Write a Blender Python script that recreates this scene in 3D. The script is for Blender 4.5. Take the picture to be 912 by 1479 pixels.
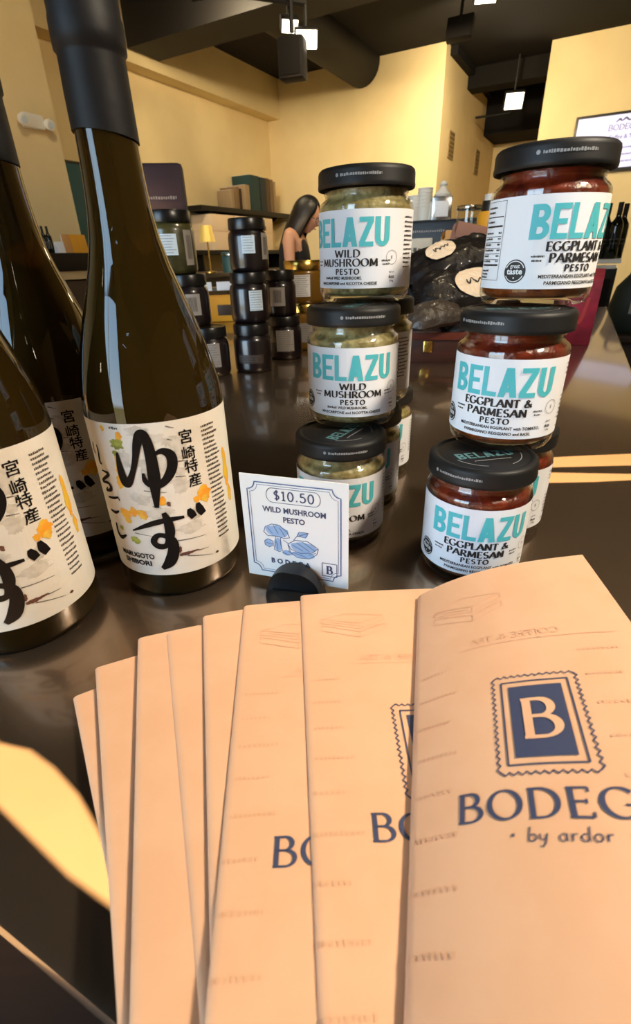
import bpy, bmesh, math, random
from mathutils import Vector, Matrix
from mathutils.geometry import tessellate_polygon
from mathutils import noise as mnoise
sc = bpy.context.scene
COL = sc.collection
for _o in list(bpy.data.objects):
    bpy.data.objects.remove(_o)
rad, pi, sin, cos = math.radians, math.pi, math.sin, math.cos
random.seed(7)
CT = 1.0                                   # height of the counter top above the floor

# ------------------------------------------------------------------ camera, world, sun, exposure
EYE, PITCH, ROLL, FPX = 0.1921, rad(27.904), 0.02903, 692.7
_w = Vector((1, 0, 0)); _u = Vector((0, sin(PITCH), cos(PITCH)))
_r = _w * cos(ROLL) - _u * sin(ROLL); _up = _w * sin(ROLL) + _u * cos(ROLL)
_fw = Vector((0, cos(PITCH), -sin(PITCH)))
cd = bpy.data.cameras.new('camera'); cam = bpy.data.objects.new('camera', cd); COL.objects.link(cam)
cd.sensor_fit = 'HORIZONTAL'; cd.sensor_width = 36.0; cd.lens = FPX / 912 * 36
cd.clip_start = 0.01
cd.dof.use_dof = True; cd.dof.focus_distance = 0.36; cd.dof.aperture_fstop = 26
M = Matrix((_r, _up, -_fw)).transposed().to_4x4(); M.translation = Vector((0, 0, CT + EYE))
cam.matrix_world = M
sc.camera = cam
sc.view_settings.view_transform = 'Standard'; sc.view_settings.look = 'None'
sc.view_settings.gamma = 1.0; sc.view_settings.use_curve_mapping = False
sc.view_settings.exposure = 0.0
sc.cycles.use_denoising = True
sc.cycles.max_bounces = 10; sc.cycles.transparent_max_bounces = 24
sc.cycles.sample_clamp_indirect = 4.0
sc.cycles.caustics_reflective = False; sc.cycles.caustics_refractive = False

HEAD = rad(29.5)                           # heading of the room's depth axis
RX, RY = cos(HEAD), -sin(HEAD); DX, DY = sin(HEAD), cos(HEAD)
def room(r, d, z=0.0): return Vector((r * RX + d * DX, r * RY + d * DY, CT + z))

wd = bpy.data.worlds.new('world'); sc.world = wd; wd.use_nodes = True
nt = wd.node_tree; nt.nodes.clear()
tc = nt.nodes.new('ShaderNodeTexCoord'); sx = nt.nodes.new('ShaderNodeSeparateXYZ'); mr = nt.nodes.new('ShaderNodeMapRange')
mr.inputs[1].default_value = -0.4; mr.inputs[2].default_value = 1.0
cr = nt.nodes.new('ShaderNodeValToRGB'); bg = nt.nodes.new('ShaderNodeBackground'); ow = nt.nodes.new('ShaderNodeOutputWorld')
nt.links.new(tc.outputs['Generated'], sx.inputs[0]); nt.links.new(sx.outputs[2], mr.inputs[0])
nt.links.new(mr.outputs[0], cr.inputs[0]); nt.links.new(cr.outputs[0], bg.inputs[0]); nt.links.new(bg.outputs[0], ow.inputs[0])
e = cr.color_ramp.elements
e[0].position = 0.0; e[0].color = (0.30, 0.27, 0.20, 1)
e[1].position = 1.0; e[1].color = (0.28, 0.50, 0.90, 1)
for p_, c_ in ((0.235, (0.30, 0.25, 0.10, 1)), (0.27, (0.72, 0.86, 1.0, 1)), (0.5, (0.50, 0.76, 1.0, 1))):
    q = e.new(p_); q.color = c_
bg.inputs[1].default_value = 10.5

SUNH, SUNE = rad(199), rad(27)             # heading towards the sun, elevation
SUND = Vector((sin(SUNH) * cos(SUNE), cos(SUNH) * cos(SUNE), sin(SUNE)))
sl = bpy.data.lights.new('sun', 'SUN'); sun = bpy.data.objects.new('sun', sl); COL.objects.link(sun)
sl.energy = 340.0; sl.angle = 0.0005; sl.color = (1.0, 0.68, 0.33)
sun.rotation_euler = SUND.to_track_quat('Z', 'Y').to_euler(); sun.location = (0, -4, 5)

# ------------------------------------------------------------------ helpers
def srgb(r, g, b):
    f = lambda c: (c / 255 / 12.92) if c / 255 <= 0.04045 else ((c / 255 + 0.055) / 1.055) ** 2.4
    return (f(r), f(g), f(b), 1.0)

def ray(px, py):
    i = (px - 456) / FPX; j = (739.5 - py) / FPX
    return _r * i + _up * j + _fw
def at(px, py, dist):
    """point (relative to the counter top) in the sight line of a photo pixel, at a horizontal distance"""
    d = ray(px, py); t = dist / math.hypot(d.x, d.y)
    return Vector((d.x * t, d.y * t, EYE + d.z * t))
def onto(px, py, z=0.0):
    d = ray(px, py); t = (z - EYE) / d.z
    return Vector((d.x * t, d.y * t, z))

MATS = {}
def mat(name, col, rough=0.5, metal=0.0, spec=0.5, trans=0.0, coat=0.0, emit=0.0, noise=None, bump=None, ior=1.45, sheen=0.0):
    """noise=(scale, second colour, amount low, amount high, stretch); bump=(scale, strength)"""
    m = bpy.data.materials.new(name); m.use_nodes = True; n = m.node_tree
    b = n.nodes['Principled BSDF']
    b.inputs['Base Color'].default_value = col; b.inputs['Roughness'].default_value = rough
    b.inputs['Metallic'].default_value = metal; b.inputs['Specular IOR Level'].default_value = spec
    b.inputs['Transmission Weight'].default_value = trans; b.inputs['Coat Weight'].default_value = coat
    b.inputs['Coat Roughness'].default_value = 0.08; b.inputs['IOR'].default_value = ior
    if emit:
        b.inputs['Emission Color'].default_value = col; b.inputs['Emission Strength'].default_value = emit
    if noise or bump:
        t = n.nodes.new('ShaderNodeTexCoord'); mp = n.nodes.new('ShaderNodeMapping')
        n.links.new(t.outputs['Object'], mp.inputs[0])
    if noise:
        s, c2, lo, hi = noise[:4]
        if len(noise) > 4: mp.inputs['Scale'].default_value = noise[4]
        nz = n.nodes.new('ShaderNodeTexNoise'); nz.inputs['Scale'].default_value = s; nz.inputs['Detail'].default_value = 5
        rp = n.nodes.new('ShaderNodeValToRGB'); rp.color_ramp.elements[0].position = lo; rp.color_ramp.elements[1].position = hi
        rp.color_ramp.elements[0].color = col; rp.color_ramp.elements[1].color = c2
        n.links.new(mp.outputs[0], nz.inputs[0]); n.links.new(nz.outputs[0], rp.inputs[0]); n.links.new(rp.outputs[0], b.inputs['Base Color'])
    if bump:
        nb = n.nodes.new('ShaderNodeTexNoise'); nb.inputs['Scale'].default_value = bump[0]; nb.inputs['Detail'].default_value = 4
        bp = n.nodes.new('ShaderNodeBump'); bp.inputs['Strength'].default_value = bump[1]; bp.inputs['Distance'].default_value = 0.01
        n.links.new(mp.outputs[0], nb.inputs[0]); n.links.new(nb.outputs[0], bp.inputs['Height']); n.links.new(bp.outputs[0], b.inputs['Normal'])
    MATS[name] = m
    return m

def thin_glass(name, tint, refl=1.0, rough=0.02):
    """thin-walled clear glass: fresnel mirror over a straight-through tint"""
    m = bpy.data.materials.new(name); m.use_nodes = True; n = m.node_tree; n.nodes.clear()
    o = n.nodes.new('ShaderNodeOutputMaterial'); mx = n.nodes.new('ShaderNodeMixShader')
    lw = n.nodes.new('ShaderNodeLayerWeight'); lw.inputs[0].default_value = 0.5
    pw = n.nodes.new('ShaderNodeMath'); pw.operation = 'POWER'; pw.inputs[1].default_value = 4.0
    fr = n.nodes.new('ShaderNodeMapRange'); fr.inputs[3].default_value = 0.035
    n.links.new(lw.outputs['Facing'], pw.inputs[0]); n.links.new(pw.outputs[0], fr.inputs[0])
    tr = n.nodes.new('ShaderNodeBsdfTransparent'); tr.inputs[0].default_value = tint
    gl = n.nodes.new('ShaderNodeBsdfGlossy'); gl.inputs['Roughness'].default_value = rough; gl.inputs[0].default_value = (refl, refl, refl, 1)
    n.links.new(fr.outputs[0], mx.inputs[0]); n.links.new(tr.outputs[0], mx.inputs[1]); n.links.new(gl.outputs[0], mx.inputs[2])
    n.links.new(mx.outputs[0], o.inputs[0])
    MATS[name] = m
    return m

class MB:
    def __init__(s): s.v = []; s.f = []
    def add(s, vs, fs):
        k = len(s.v); s.v += [tuple(v) for v in vs]; s.f += [tuple(i + k for i in f) for f in fs]
        return s
    def box(s, x0, x1, y0, y1, z0, z1, b=0.0):
        if b <= 0:
            return s.add([(x, y, z) for z in (z0, z1) for y in (y0, y1) for x in (x0, x1)],
                         [(0, 2, 3, 1), (4, 5, 7, 6), (0, 1, 5, 4), (2, 6, 7, 3), (0, 4, 6, 2), (1, 3, 7, 5)])
        bm = bmesh.new(); bmesh.ops.create_cube(bm, size=1)
        bmesh.ops.transform(bm, matrix=Matrix.Diagonal((x1 - x0, y1 - y0, z1 - z0, 1)), verts=bm.verts)
        bmesh.ops.translate(bm, vec=((x0 + x1) / 2, (y0 + y1) / 2, (z0 + z1) / 2), verts=bm.verts)
        bmesh.ops.bevel(bm, geom=bm.edges[:], offset=b, segments=2, affect='EDGES', profile=0.6)
        bm.verts.index_update()
        s.add([v.co for v in bm.verts], [[v.index for v in f.verts] for f in bm.faces]); bm.free()
        return s
    def lathe(s, prof, n=48, c=(0, 0), close=False, cap0=True, cap1=True, a0=0.0, a1=2 * pi):
        full = abs(a1 - a0 - 2 * pi) < 1e-6; m = n if full else n + 1
        k = len(s.v)
        for r, z in prof:
            for i in range(m):
                a = a0 + (a1 - a0) * i / n
                s.v.append((c[0] + r * cos(a), c[1] + r * sin(a), z))
        L = len(prof)
        for j in range(L if close else L - 1):
            j2 = (j + 1) % L
            for i in range(n):
                i2 = (i + 1) % m
                s.f.append((k + j * m + i, k + j * m + i2, k + j2 * m + i2, k + j2 * m + i))
        if not close and full:
            if cap0 and prof[0][0] > 1e-6: s.f.append(tuple(k + i for i in reversed(range(m))))
            if cap1 and prof[-1][0] > 1e-6: s.f.append(tuple(k + (L - 1) * m + i for i in range(m)))
        return s
    def tube(s, pts, rr, n=10):
        pts = [Vector(p) for p in pts]
        if not hasattr(rr, '__len__'): rr = [rr] * len(pts)
        k = len(s.v); prev = None
        for i, p in enumerate(pts):
            t = (pts[min(i + 1, len(pts) - 1)] - pts[max(i - 1, 0)]).normalized()
            a = t.orthogonal().normalized() if prev is None else (prev - t * prev.dot(t)).normalized()
            prev = a; b = t.cross(a)
            for q in range(n):
                an = 2 * pi * q / n
                s.v.append(tuple(p + (a * cos(an) + b * sin(an)) * rr[i]))
        for i in range(len(pts) - 1):
            for q in range(n):
                q2 = (q + 1) % n
                s.f.append((k + i * n + q, k + i * n + q2, k + (i + 1) * n + q2, k + (i + 1) * n + q))
        s.f.append(tuple(k + q for q in reversed(range(n)))); s.f.append(tuple(k + (len(pts) - 1) * n + q for q in range(n)))
        return s
    def prism(s, pts, axis_fn, d0, d1):
        """outline pts (2-D) swept between depths d0 and d1; axis_fn(u, v, d) -> xyz"""
        n = len(pts)
        tri = tessellate_polygon([[Vector((u, v, 0)) for u, v in pts]])
        vs = [axis_fn(u, v, d0) for u, v in pts] + [axis_fn(u, v, d1) for u, v in pts]
        fs = [tuple(t) for t in tri] + [tuple(i + n for i in reversed(t)) for t in tri]
        fs += [(i, (i + 1) % n, n + (i + 1) % n, n + i) for i in range(n)]
        return s.add(vs, fs)
    def xform(s, m):
        s.v = [tuple(m @ Vector(v)) for v in s.v]; return s
    def build(s, name, m, parent=None, smooth=35, fix=True):
        me = bpy.data.meshes.new(name); me.from_pydata(s.v, [], s.f); me.update()
        if fix:
            bm = bmesh.new(); bm.from_mesh(me); bmesh.ops.recalc_face_normals(bm, faces=bm.faces); bm.to_mesh(me); bm.free()
        o = bpy.data.objects.new(name, me); COL.objects.link(o)
        if m: me.materials.append(m)
        if smooth and len(me.polygons):
            me.polygons.foreach_set('use_smooth', [True] * len(me.polygons))
            me.set_sharp_from_angle(angle=rad(smooth))
        if parent: o.parent = parent
        return o

def tag(o, label=None, cat=None, group=None, kind=None):
    if label: o['label'] = label
    if cat: o['category'] = cat
    if group: o['group'] = group
    if kind: o['kind'] = kind
    return o
def thing(name, label, cat, loc, rz=0.0, group=None):
    o = bpy.data.objects.new(name, None); COL.objects.link(o)
    o.location = (loc[0], loc[1], CT + loc[2]); o.rotation_euler = (0, 0, rz)
    return tag(o, label, cat, group)
def copy_tree(o, parent=None):
    c = o.copy(); COL.objects.link(c)
    if parent: c.parent = parent
    for ch in list(o.children): copy_tree(ch, c)
    return c
def dup(o, loc, rz, label, group=None):
    c = copy_tree(o); c.location = (loc[0], loc[1], CT + loc[2]); c.rotation_euler = (0, 0, rz)
    c['label'] = label
    if group: c['group'] = group
    return c
def struct(name, mb, m, smooth=0): return tag(mb.build(name, m, smooth=smooth), kind='structure')

# ------------------------------------------------------------------ lettering: a small stroke font and free strokes
def arc(cx, cy, rx, ry, a0, a1, n=14):
    return [(cx + rx * cos(rad(a0 + (a1 - a0) * i / n)), cy + ry * sin(rad(a0 + (a1 - a0) * i / n))) for i in range(n + 1)]
GLYPH = {
 'A': (.78, [[(.02, 0), (.39, 1)], [(.39, 1), (.76, 0)], [(.17, .34), (.61, .34)]]),
 'B': (.64, [[(.1, 0), (.1, 1)], [(.1, 1), (.3, 1)] + arc(.3, .765, .22, .235, 90, -90) + [(.1, .53)], [(.1, .53), (.33, .53)] + arc(.33, .265, .27, .265, 90, -90) + [(.1, 0)]]),
 'C': (.76, [arc(.42, .5, .38, .5, 45, 315, 22)]),
 'D': (.76, [[(.1, 0), (.1, 1)], [(.1, 1), (.28, 1)] + arc(.28, .5, .42, .5, 90, -90, 18) + [(.1, 0)]]),
 'E': (.56, [[(.1, 0), (.1, 1)], [(.1, 1), (.5, 1)], [(.1, .52), (.42, .52)], [(.1, 0), (.53, 0)]]),
 'F': (.52, [[(.1, 0), (.1, 1)], [(.1, 1), (.5, 1)], [(.1, .52), (.42, .52)]]),
 'G': (.82, [arc(.42, .5, .38, .5, 45, 325, 22) + [(.74, .42)], [(.52, .43), (.84, .43)]]),
 'H': (.74, [[(.1, 0), (.1, 1)], [(.64, 0), (.64, 1)], [(.1, .52), (.64, .52)]]),
 'I': (.26, [[(.13, 0), (.13, 1)]]),
 'L': (.54, [[(.1, 0), (.1, 1)], [(.1, 0), (.52, 0)]]),
 'M': (.92, [[(.1, 0), (.14, 1)], [(.14, 1), (.46, .12)], [(.46, .12), (.78, 1)], [(.78, 1), (.82, 0)]]),
 'N': (.78, [[(.1, 0), (.1, 1)], [(.1, 1), (.68, 0)], [(.68, 0), (.68, 1)]]),
 'O': (.84, [arc(.42, .5, .38, .5, 90, 450, 30)]),
 'P': (.6, [[(.1, 0), (.1, 1)], [(.1, 1), (.3, 1)] + arc(.3, .745, .24, .255, 90, -90) + [(.1, .49)]]),
 'R': (.66, [[(.1, 0), (.1, 1)], [(.1, 1), (.3, 1)] + arc(.3, .75, .23, .25, 90, -90) + [(.1, .5)], [(.3, .5), (.62, 0)]]),
 'S': (.58, [arc(.29, .75, .21, .25, 35, 270) + arc(.29, .25, .23, .25, 90, -145)]),
 'T': (.64, [[(.32, 0), (.32, 1)], [(.02, 1), (.62, 1)]]),
 'U': (.74, [[(.1, 1), (.1, .32)] + arc(.37, .32, .27, .32, 180, 360) + [(.64, 1)]]),
 'W': (1.06, [[(.02, 1), (.28, 0)], [(.28, 0), (.53, .9)], [(.53, .9), (.78, 0)], [(.78, 0), (1.04, 1)]]),
 'Z': (.66, [[(.06, 1), (.6, 1)], [(.6, 1), (.06, 0)], [(.06, 0), (.62, 0)]]),
 '&': (.84, [[(.82, .02), (.24, .68), (.21, .84), (.36, 1), (.5, .85), (.42, .68), (.14, .42), (.06, .22), (.14, .05), (.3, 0), (.5, .08), (.68, .3), (.76, .5)]]),
 '$': (.58, [arc(.29, .73, .2, .21, 35, 270) + arc(.29, .29, .22, .22, 90, -145), [(.29, -.1), (.29, 1.1)]]),
 '0': (.64, [arc(.32, .5, .25, .5, 90, 450, 24)]),
 '1': (.44, [[(.24, 0), (.24, 1)], [(.06, .82), (.24, 1)], [(.06, 0), (.42, 0)]]),
 '5': (.6, [[(.5, 1), (.14, 1)], [(.14, 1), (.12, .56)], [(.12, .56)] + arc(.28, .32, .26, .31, 120, -150)]),
 '.': (.24, [[(.12, .0), (.12, .16)]]),
 ' ': (.34, []),
 'b': (.5, [[(.1, 1), (.08, .05)], [(.08, .3)] + arc(.26, .24, .19, .24, 150, -190)]),
 'y': (.5, [[(.06, .5), (.1, .15), (.24, .05), (.38, .25), (.42, .52)], [(.42, .52), (.36, -.1), (.22, -.4), (.08, -.3)]]),
 'a': (.52, [arc(.24, .24, .18, .24, 50, 330), [(.42, .5), (.4, .1), (.48, 0)]]),
 'r': (.38, [[(.08, .5), (.1, 0)], [(.09, .3), (.2, .48), (.34, .46)]]),
 'd': (.54, [arc(.24, .24, .18, .24, 50, 330), [(.44, 1), (.42, .1), (.5, 0)]]),
 'o': (.5, [arc(.24, .25, .19, .25, 90, 450, 18)]),
 '*': (.3, [[(.12, .2), (.15, .24)]]),
}
class Ink:
    """flat marks in the 2-D frame of a surface (metres), later laid on that surface"""
    def __init__(s, step=0.0022): s.v = []; s.f = []; s.step = step
    def stroke(s, pts, w, closed=False):
        if not hasattr(w, '__len__'): w = [w] * len(pts)
        P, W_ = [], []
        for i in range(len(pts) - 1):
            (x0, y0), (x1, y1) = pts[i], pts[i + 1]
            n = max(1, int(math.hypot(x1 - x0, y1 - y0) / s.step + 0.999))
            for j in range(n):
                t = j / n; P.append((x0 + (x1 - x0) * t, y0 + (y1 - y0) * t)); W_.append(w[i] + (w[i + 1] - w[i]) * t)
        P.append(pts[-1]); W_.append(w[-1])
        k = len(s.v); n = len(P)
        for i, (x, y) in enumerate(P):
            a = P[max(i - 1, 0)]; b = P[min(i + 1, n - 1)]
            if closed and i in (0, n - 1): a, b = P[-2], P[1]
            dx, dy = b[0] - a[0], b[1] - a[1]; l = math.hypot(dx, dy) or 1
            ox, oy = -dy / l * W_[i] / 2, dx / l * W_[i] / 2
            s.v += [(x + ox, y + oy), (x - ox, y - oy)]
        s.f += [(k + 2 * i, k + 2 * i + 1, k + 2 * i + 3, k + 2 * i + 2) for i in range(n - 1)]
    def smooth(s, pts, n=6):
        """Catmull-Rom through (x, y, w) points, then a stroke"""
        Q = []; W_ = []
        for i in range(len(pts) - 1):
            p0, p1, p2, p3 = pts[max(i - 1, 0)], pts[i], pts[i + 1], pts[min(i + 2, len(pts) - 1)]
            for j in range(n):
                t = j / n
                c = [0.5 * (2 * b + (c_ - a) * t + (2 * a - 5 * b + 4 * c_ - d) * t * t + (3 * b - a - 3 * c_ + d) * t ** 3) for a, b, c_, d in zip(p0, p1, p2, p3)]
                Q.append((c[0], c[1])); W_.append(max(c[2], 0.00005))
        Q.append(tuple(pts[-1][:2])); W_.append(pts[-1][2])
        s.stroke(Q, W_)
    def quad(s, a, b, c, d):
        n = max(1, int(max(math.dist(a, b), math.dist(c, d)) / s.step + 0.999)); m = max(1, int(max(math.dist(b, c), math.dist(a, d)) / (s.step * 2) + 0.999))
        k = len(s.v)
        for j in range(m + 1):
            for i in range(n + 1):
                u, v = i / n, j / m
                s.v.append(tuple((a[q] * (1 - u) + b[q] * u) * (1 - v) + (d[q] * (1 - u) + c[q] * u) * v for q in (0, 1)))
        s.f += [(k + j * (n + 1) + i, k + j * (n + 1) + i + 1, k + (j + 1) * (n + 1) + i + 1, k + (j + 1) * (n + 1) + i) for j in range(m) for i in range(n)]
    def rect(s, x0, y0, x1, y1): s.quad((x0, y0), (x1, y0), (x1, y1), (x0, y1))
    def blob(s, cx, cy, rx, ry, n=14, rough=0.25):
        k = len(s.v); ph = [1 + random.uniform(-rough, rough) for _ in range(n)]
        s.v.append((cx, cy))
        for q in (0.5, 1.0):
            for i in range(n):
                a = 2 * pi * i / n; s.v.append((cx + rx * q * ph[i] * cos(a), cy + ry * q * ph[i] * sin(a)))
        for i in range(n):
            j = (i + 1) % n
            s.f += [(k, k + 1 + i, k + 1 + j), (k + 1 + i, k + 1 + n + i, k + 1 + n + j, k + 1 + j)]
    def scribble(s, x0, x1, y, h, gap=0.25):
        """a line too small to read: short uneven marks"""
        x = x0
        while x < x1:
            l = h * random.uniform(.35, .8)
            s.rect(x, y + h * random.uniform(0, .15), min(x + l, x1), y + h * random.uniform(.7, 1.0)); x += l + h * gap
    def text(s, txt, cx, y, cap, thick, thin, width=None, serif=True, track=0.08, pen=12, sw=0.16, slant=0.0, align='c'):
        """stroke-font line; thick/thin are fractions of the cap height"""
        tot = sum(GLYPH[c][0] for c in txt) + track * (len(txt) - 1)
        kx = (width / cap / tot) if width else 1.0
        x = cx - tot * kx * cap / 2 if align == 'c' else cx
        for c in txt:
            gw, ss = GLYPH[c]
            T = lambda p: (x + (p[0] * kx + slant * p[1]) * cap, y + p[1] * cap)
            ends = {}
            for st in ss:
                for p in (st[0], st[-1]): ends[(round(p[0], 2), round(p[1], 2))] = ends.get((round(p[0], 2), round(p[1], 2)), 0) + 1
            for st in ss:
                w = []
                for i in range(len(st)):
                    a, b = st[max(i - 1, 0)], st[min(i + 1, len(st) - 1)]
                    g = math.atan2(b[1] - a[1], (b[0] - a[0]) * kx) - rad(pen)
                    w.append((thin + (thick - thin) * abs(sin(g)) ** 1.3) * cap)
                s.stroke([T(p) for p in st], w, closed=(st[0] == st[-1]))
                if serif:
                    for p, q in ((st[0], st[1]), (st[-1], st[-2])):
                        ty = abs(p[1] - q[1]); tx = abs(p[0] - q[0]) + 1e-6
                        free = ends[(round(p[0], 2), round(p[1], 2))]
                        if ty > 1.3 * tx and p[1] in (0, 1) and (free == 1 or tx < 1e-4) and not (c in 'OCGS&0'):
                            px = T(p)[0]; py = y + p[1] * cap; hh = thin * cap
                            s.rect(px - sw * cap, py - hh / 2 if p[1] else py, px + sw * cap, py + hh / 2 if not p[1] else py) if False else s.quad((px - sw * cap, py - hh / 2), (px + sw * cap, py - hh / 2), (px + sw * cap, py + hh / 2), (px - sw * cap, py + hh / 2))
                        elif tx > 3 * ty and free == 1 and c in 'EFLTZ' and p[1] in (0, 1, .52):
                            px, py = T(p); hh = cap * .16; dy = -1 if p[1] == 1 else (1 if p[1] == 0 else 0)
                            s.stroke([(px, py + (dy - .5 if dy == 0 else 0) * hh), (px, py + (dy if dy else .5) * hh)], [thin * cap * 1.1] * 2)
            x += (gw * kx + track * kx) * cap
        return x
    def bold(s, txt, x, y, cap, lw, gap, t=.35, h=.165):
        """heavy condensed capitals of the teal word on the jars"""
        for c in txt:
            w = lw * (1.06 if c == 'A' else 0.86 if c == 'L' else 0.9 if c == 'E' else 1)
            X = lambda u: x + u * w
            Y = lambda v: y + v * cap
            R = lambda u0, v0, u1, v1: s.rect(X(u0), Y(v0), X(u1), Y(v1))
            if c in 'BEL': R(0, 0, t, 1)
            if c == 'E': R(t, 1 - h, 1, 1); R(t, .5 - h * .45, .88, .5 + h * .45); R(t, 0, 1, h)
            if c == 'L': R(t, 0, 1, h)
            if c == 'B':
                for v0, v1, uu in ((.47, 1, .95), (0, .53, 1.0)):
                    cy = (v0 + v1) / 2; ry = (v1 - v0) / 2
                    out = [(X(t * .9), Y(v1))] + [(X(.55 + (uu - .55) * a), Y(cy + ry * b)) for a, b in arc(0, 0, 1, 1, 90, -90, 12)] + [(X(t * .9), Y(v0))]
                    inn = [(X(t * .9), Y(v1 - h))] + [(X(.5 + (uu - t * .92 - .5) * a), Y(cy + (ry - h) * b)) for a, b in arc(0, 0, 1, 1, 90, -90, 12)] + [(X(t * .9), Y(v0 + h))]
                    for i in range(len(out) - 1): s.quad(inn[i], out[i], out[i + 1], inn[i + 1])
            if c == 'A':
                s.quad((X(0), Y(0)), (X(t), Y(0)), (X(.5 + t * .52), Y(1)), (X(.5 - t * .55), Y(1)))
                s.quad((X(1 - t), Y(0)), (X(1), Y(0)), (X(.5 + t * .55), Y(1)), (X(.5 - t * .52), Y(1)))
                R(.2, .18, .8, .18 + h)
            if c == 'Z':
                R(.03, 1 - h, .97, 1); R(.03, 0, .97, h)
                s.quad((X(.03), Y(h)), (X(.03 + t * 1.1), Y(h)), (X(.97), Y(1 - h)), (X(.97 - t * 1.1), Y(1 - h)))
            if c == 'U':
                R(0, .3, t, 1); R(1 - t, .3, 1, 1)
                o_ = [(X(.5 + .5 * a), Y(.3 + .3 * b)) for a, b in arc(0, 0, 1, 1, 180, 360, 14)]
                i_ = [(X(.5 + (.5 - t) * a), Y(.3 + (.3 - h) * b)) for a, b in arc(0, 0, 1, 1, 180, 360, 14)]
                for i in range(14): s.quad(i_[i], o_[i], o_[i + 1], i_[i + 1])
            x += w + gap
        return x
    def sans(s, txt, cx, y, size, bold=0.0, width=None, align='c'):
        v, f = sans_mesh(txt, bold)
        if not v: return
        x0 = min(p[0] for p in v); x1 = max(p[0] for p in v); kx = size
        if width: kx = width / (x1 - x0)
        off = cx - (x0 + x1) / 2 * kx if align == 'c' else cx - x0 * kx
        k = len(s.v); s.v += [(p[0] * kx + off, p[1] * size + y) for p in v]; s.f += [tuple(i + k for i in q) for q in f]
    def turn(s, ang, cx=0, cy=0):
        c, n = cos(ang), sin(ang); s.v = [(cx + (x - cx) * c - (y - cy) * n, cy + (x - cx) * n + (y - cy) * c) for x, y in s.v]; return s
    def lay(s, name, fn, m, parent=None, clip=None):
        mb = MB(); fs = s.f
        if clip: fs = [f for f in fs if all(clip(*s.v[i]) for i in f)]
        mb.add([fn(x, y) for x, y in s.v], fs)
        return mb.build(name, m, parent, smooth=0, fix=False)
_sans = {}
def sans_mesh(txt, bold=0.0):
    key = (txt, bold)
    if key not in _sans:
        cu = bpy.data.curves.new('t', 'FONT'); cu.body = txt; cu.size = 1.0; cu.resolution_u = 2; cu.fill_mode = 'FRONT'; cu.offset = bold
        o = bpy.data.objects.new('t', cu); COL.objects.link(o)
        dg = bpy.context.evaluated_depsgraph_get(); me = o.evaluated_get(dg).to_mesh()
        _sans[key] = ([(v.co.x, v.co.y) for v in me.vertices], [tuple(p.vertices) for p in me.polygons])
        o.evaluated_get(dg).to_mesh_clear(); bpy.data.objects.remove(o); bpy.data.curves.remove(cu)
    return _sans[key]
def on_cyl(R, off=0.0003):
    return lambda x, y: ((R + off) * sin(x / R), -(R + off) * cos(x / R), y)
def on_plane(o, ex, ey, off=None):
    o = Vector(o); ex = Vector(ex).normalized(); ey = Vector(ey).normalized(); n = ex.cross(ey)
    return lambda x, y: tuple(o + ex * x + ey * y + n * (0.0004 if off is None else off))

# ------------------------------------------------------------------ materials
wallm = mat('wall_paint', srgb(230, 209, 160), 0.75, noise=(3.0, srgb(224, 202, 153), .35, .65), bump=(60, .06))
blackm = mat('black_ceiling_paint', srgb(20, 18, 17), 0.85, spec=.25)
ductm = mat('black_duct', srgb(20, 18, 17), 0.6, spec=.3)
floorm = mat('dark_floor', srgb(46, 40, 35), 0.5, spec=.2, noise=(4, srgb(38, 33, 29), .3, .7, (1, 9, 1)))
steelm = mat('counter_steel', srgb(164, 140, 116), 0.27, metal=0.93, coat=.8, noise=(5, srgb(146, 123, 101), .3, .7))
steelm.node_tree.nodes['Principled BSDF'].inputs['Coat Roughness'].default_value = 0.08
cabm = mat('dark_cabinet', srgb(52, 40, 33), 0.5)
capm = mat('matte_black_capsule', srgb(20, 19, 20), 0.55, spec=.3, bump=(30, .12))
bottlem = mat('brown_bottle_glass', srgb(54, 40, 13), 0.02, spec=0.5, trans=0.48, ior=1.45)
sakelab = mat('washi_label', srgb(232, 226, 215), 0.7, spec=.3, noise=(30, srgb(222, 213, 198), .45, .75), bump=(200, .05))
brushink = mat('brush_ink', srgb(22, 19, 18), 0.8, spec=.1)
greyink = mat('grey_ink', srgb(92, 86, 80), 0.7)
yel = mat('yellow_fruit_paint', srgb(232, 190, 60), 0.7, noise=(120, srgb(240, 160, 40), .4, .6))
ora = mat('orange_fruit_paint', srgb(226, 150, 50), 0.7, noise=(150, srgb(235, 190, 70), .4, .6))
grn = mat('green_leaf_paint', srgb(172, 176, 70), 0.7, noise=(150, srgb(120, 128, 50), .4, .6))
brn = mat('brown_branch_paint', srgb(92, 58, 44), 0.7)
washm = mat('pale_grey_wash', srgb(196, 189, 176), 0.7, noise=(180, srgb(214, 207, 195), .4, .6))
jarglass = thin_glass('jar_glass', (0.96, 0.97, 0.95, 1))
lidm = mat('black_lid', srgb(23, 22, 22), 0.5, spec=.35)
lidd = mat('dark_glossy_lid', srgb(18, 16, 16), 0.3)
lidprint = mat('lid_teal_print', srgb(82, 122, 126), 0.5)
lidwhite = mat('lid_grey_print', srgb(150, 150, 150), 0.5)
mush = mat('mushroom_pesto', srgb(184, 166, 116), 0.4, noise=(190, srgb(140, 122, 76), .4, .62), coat=.3, bump=(120, .3))
egg = mat('eggplant_pesto', srgb(128, 42, 18), 0.35, noise=(110, srgb(92, 24, 10), .4, .62), coat=.4, bump=(120, .3))
eggbase = mat('eggplant_pesto_bottom', srgb(150, 72, 26), 0.35, noise=(140, srgb(112, 46, 14), .4, .65), coat=.4)
labelm = mat('white_paper_label', srgb(240, 239, 242), 0.55, spec=.3)
teal = mat('teal_print', srgb(84, 188, 196), 0.55)
blackink = mat('black_print', srgb(38, 34, 34), 0.6)
redink = mat('red_print', srgb(170, 50, 44), 0.6)
whiteink = mat('white_print', srgb(232, 232, 232), 0.6)
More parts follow.
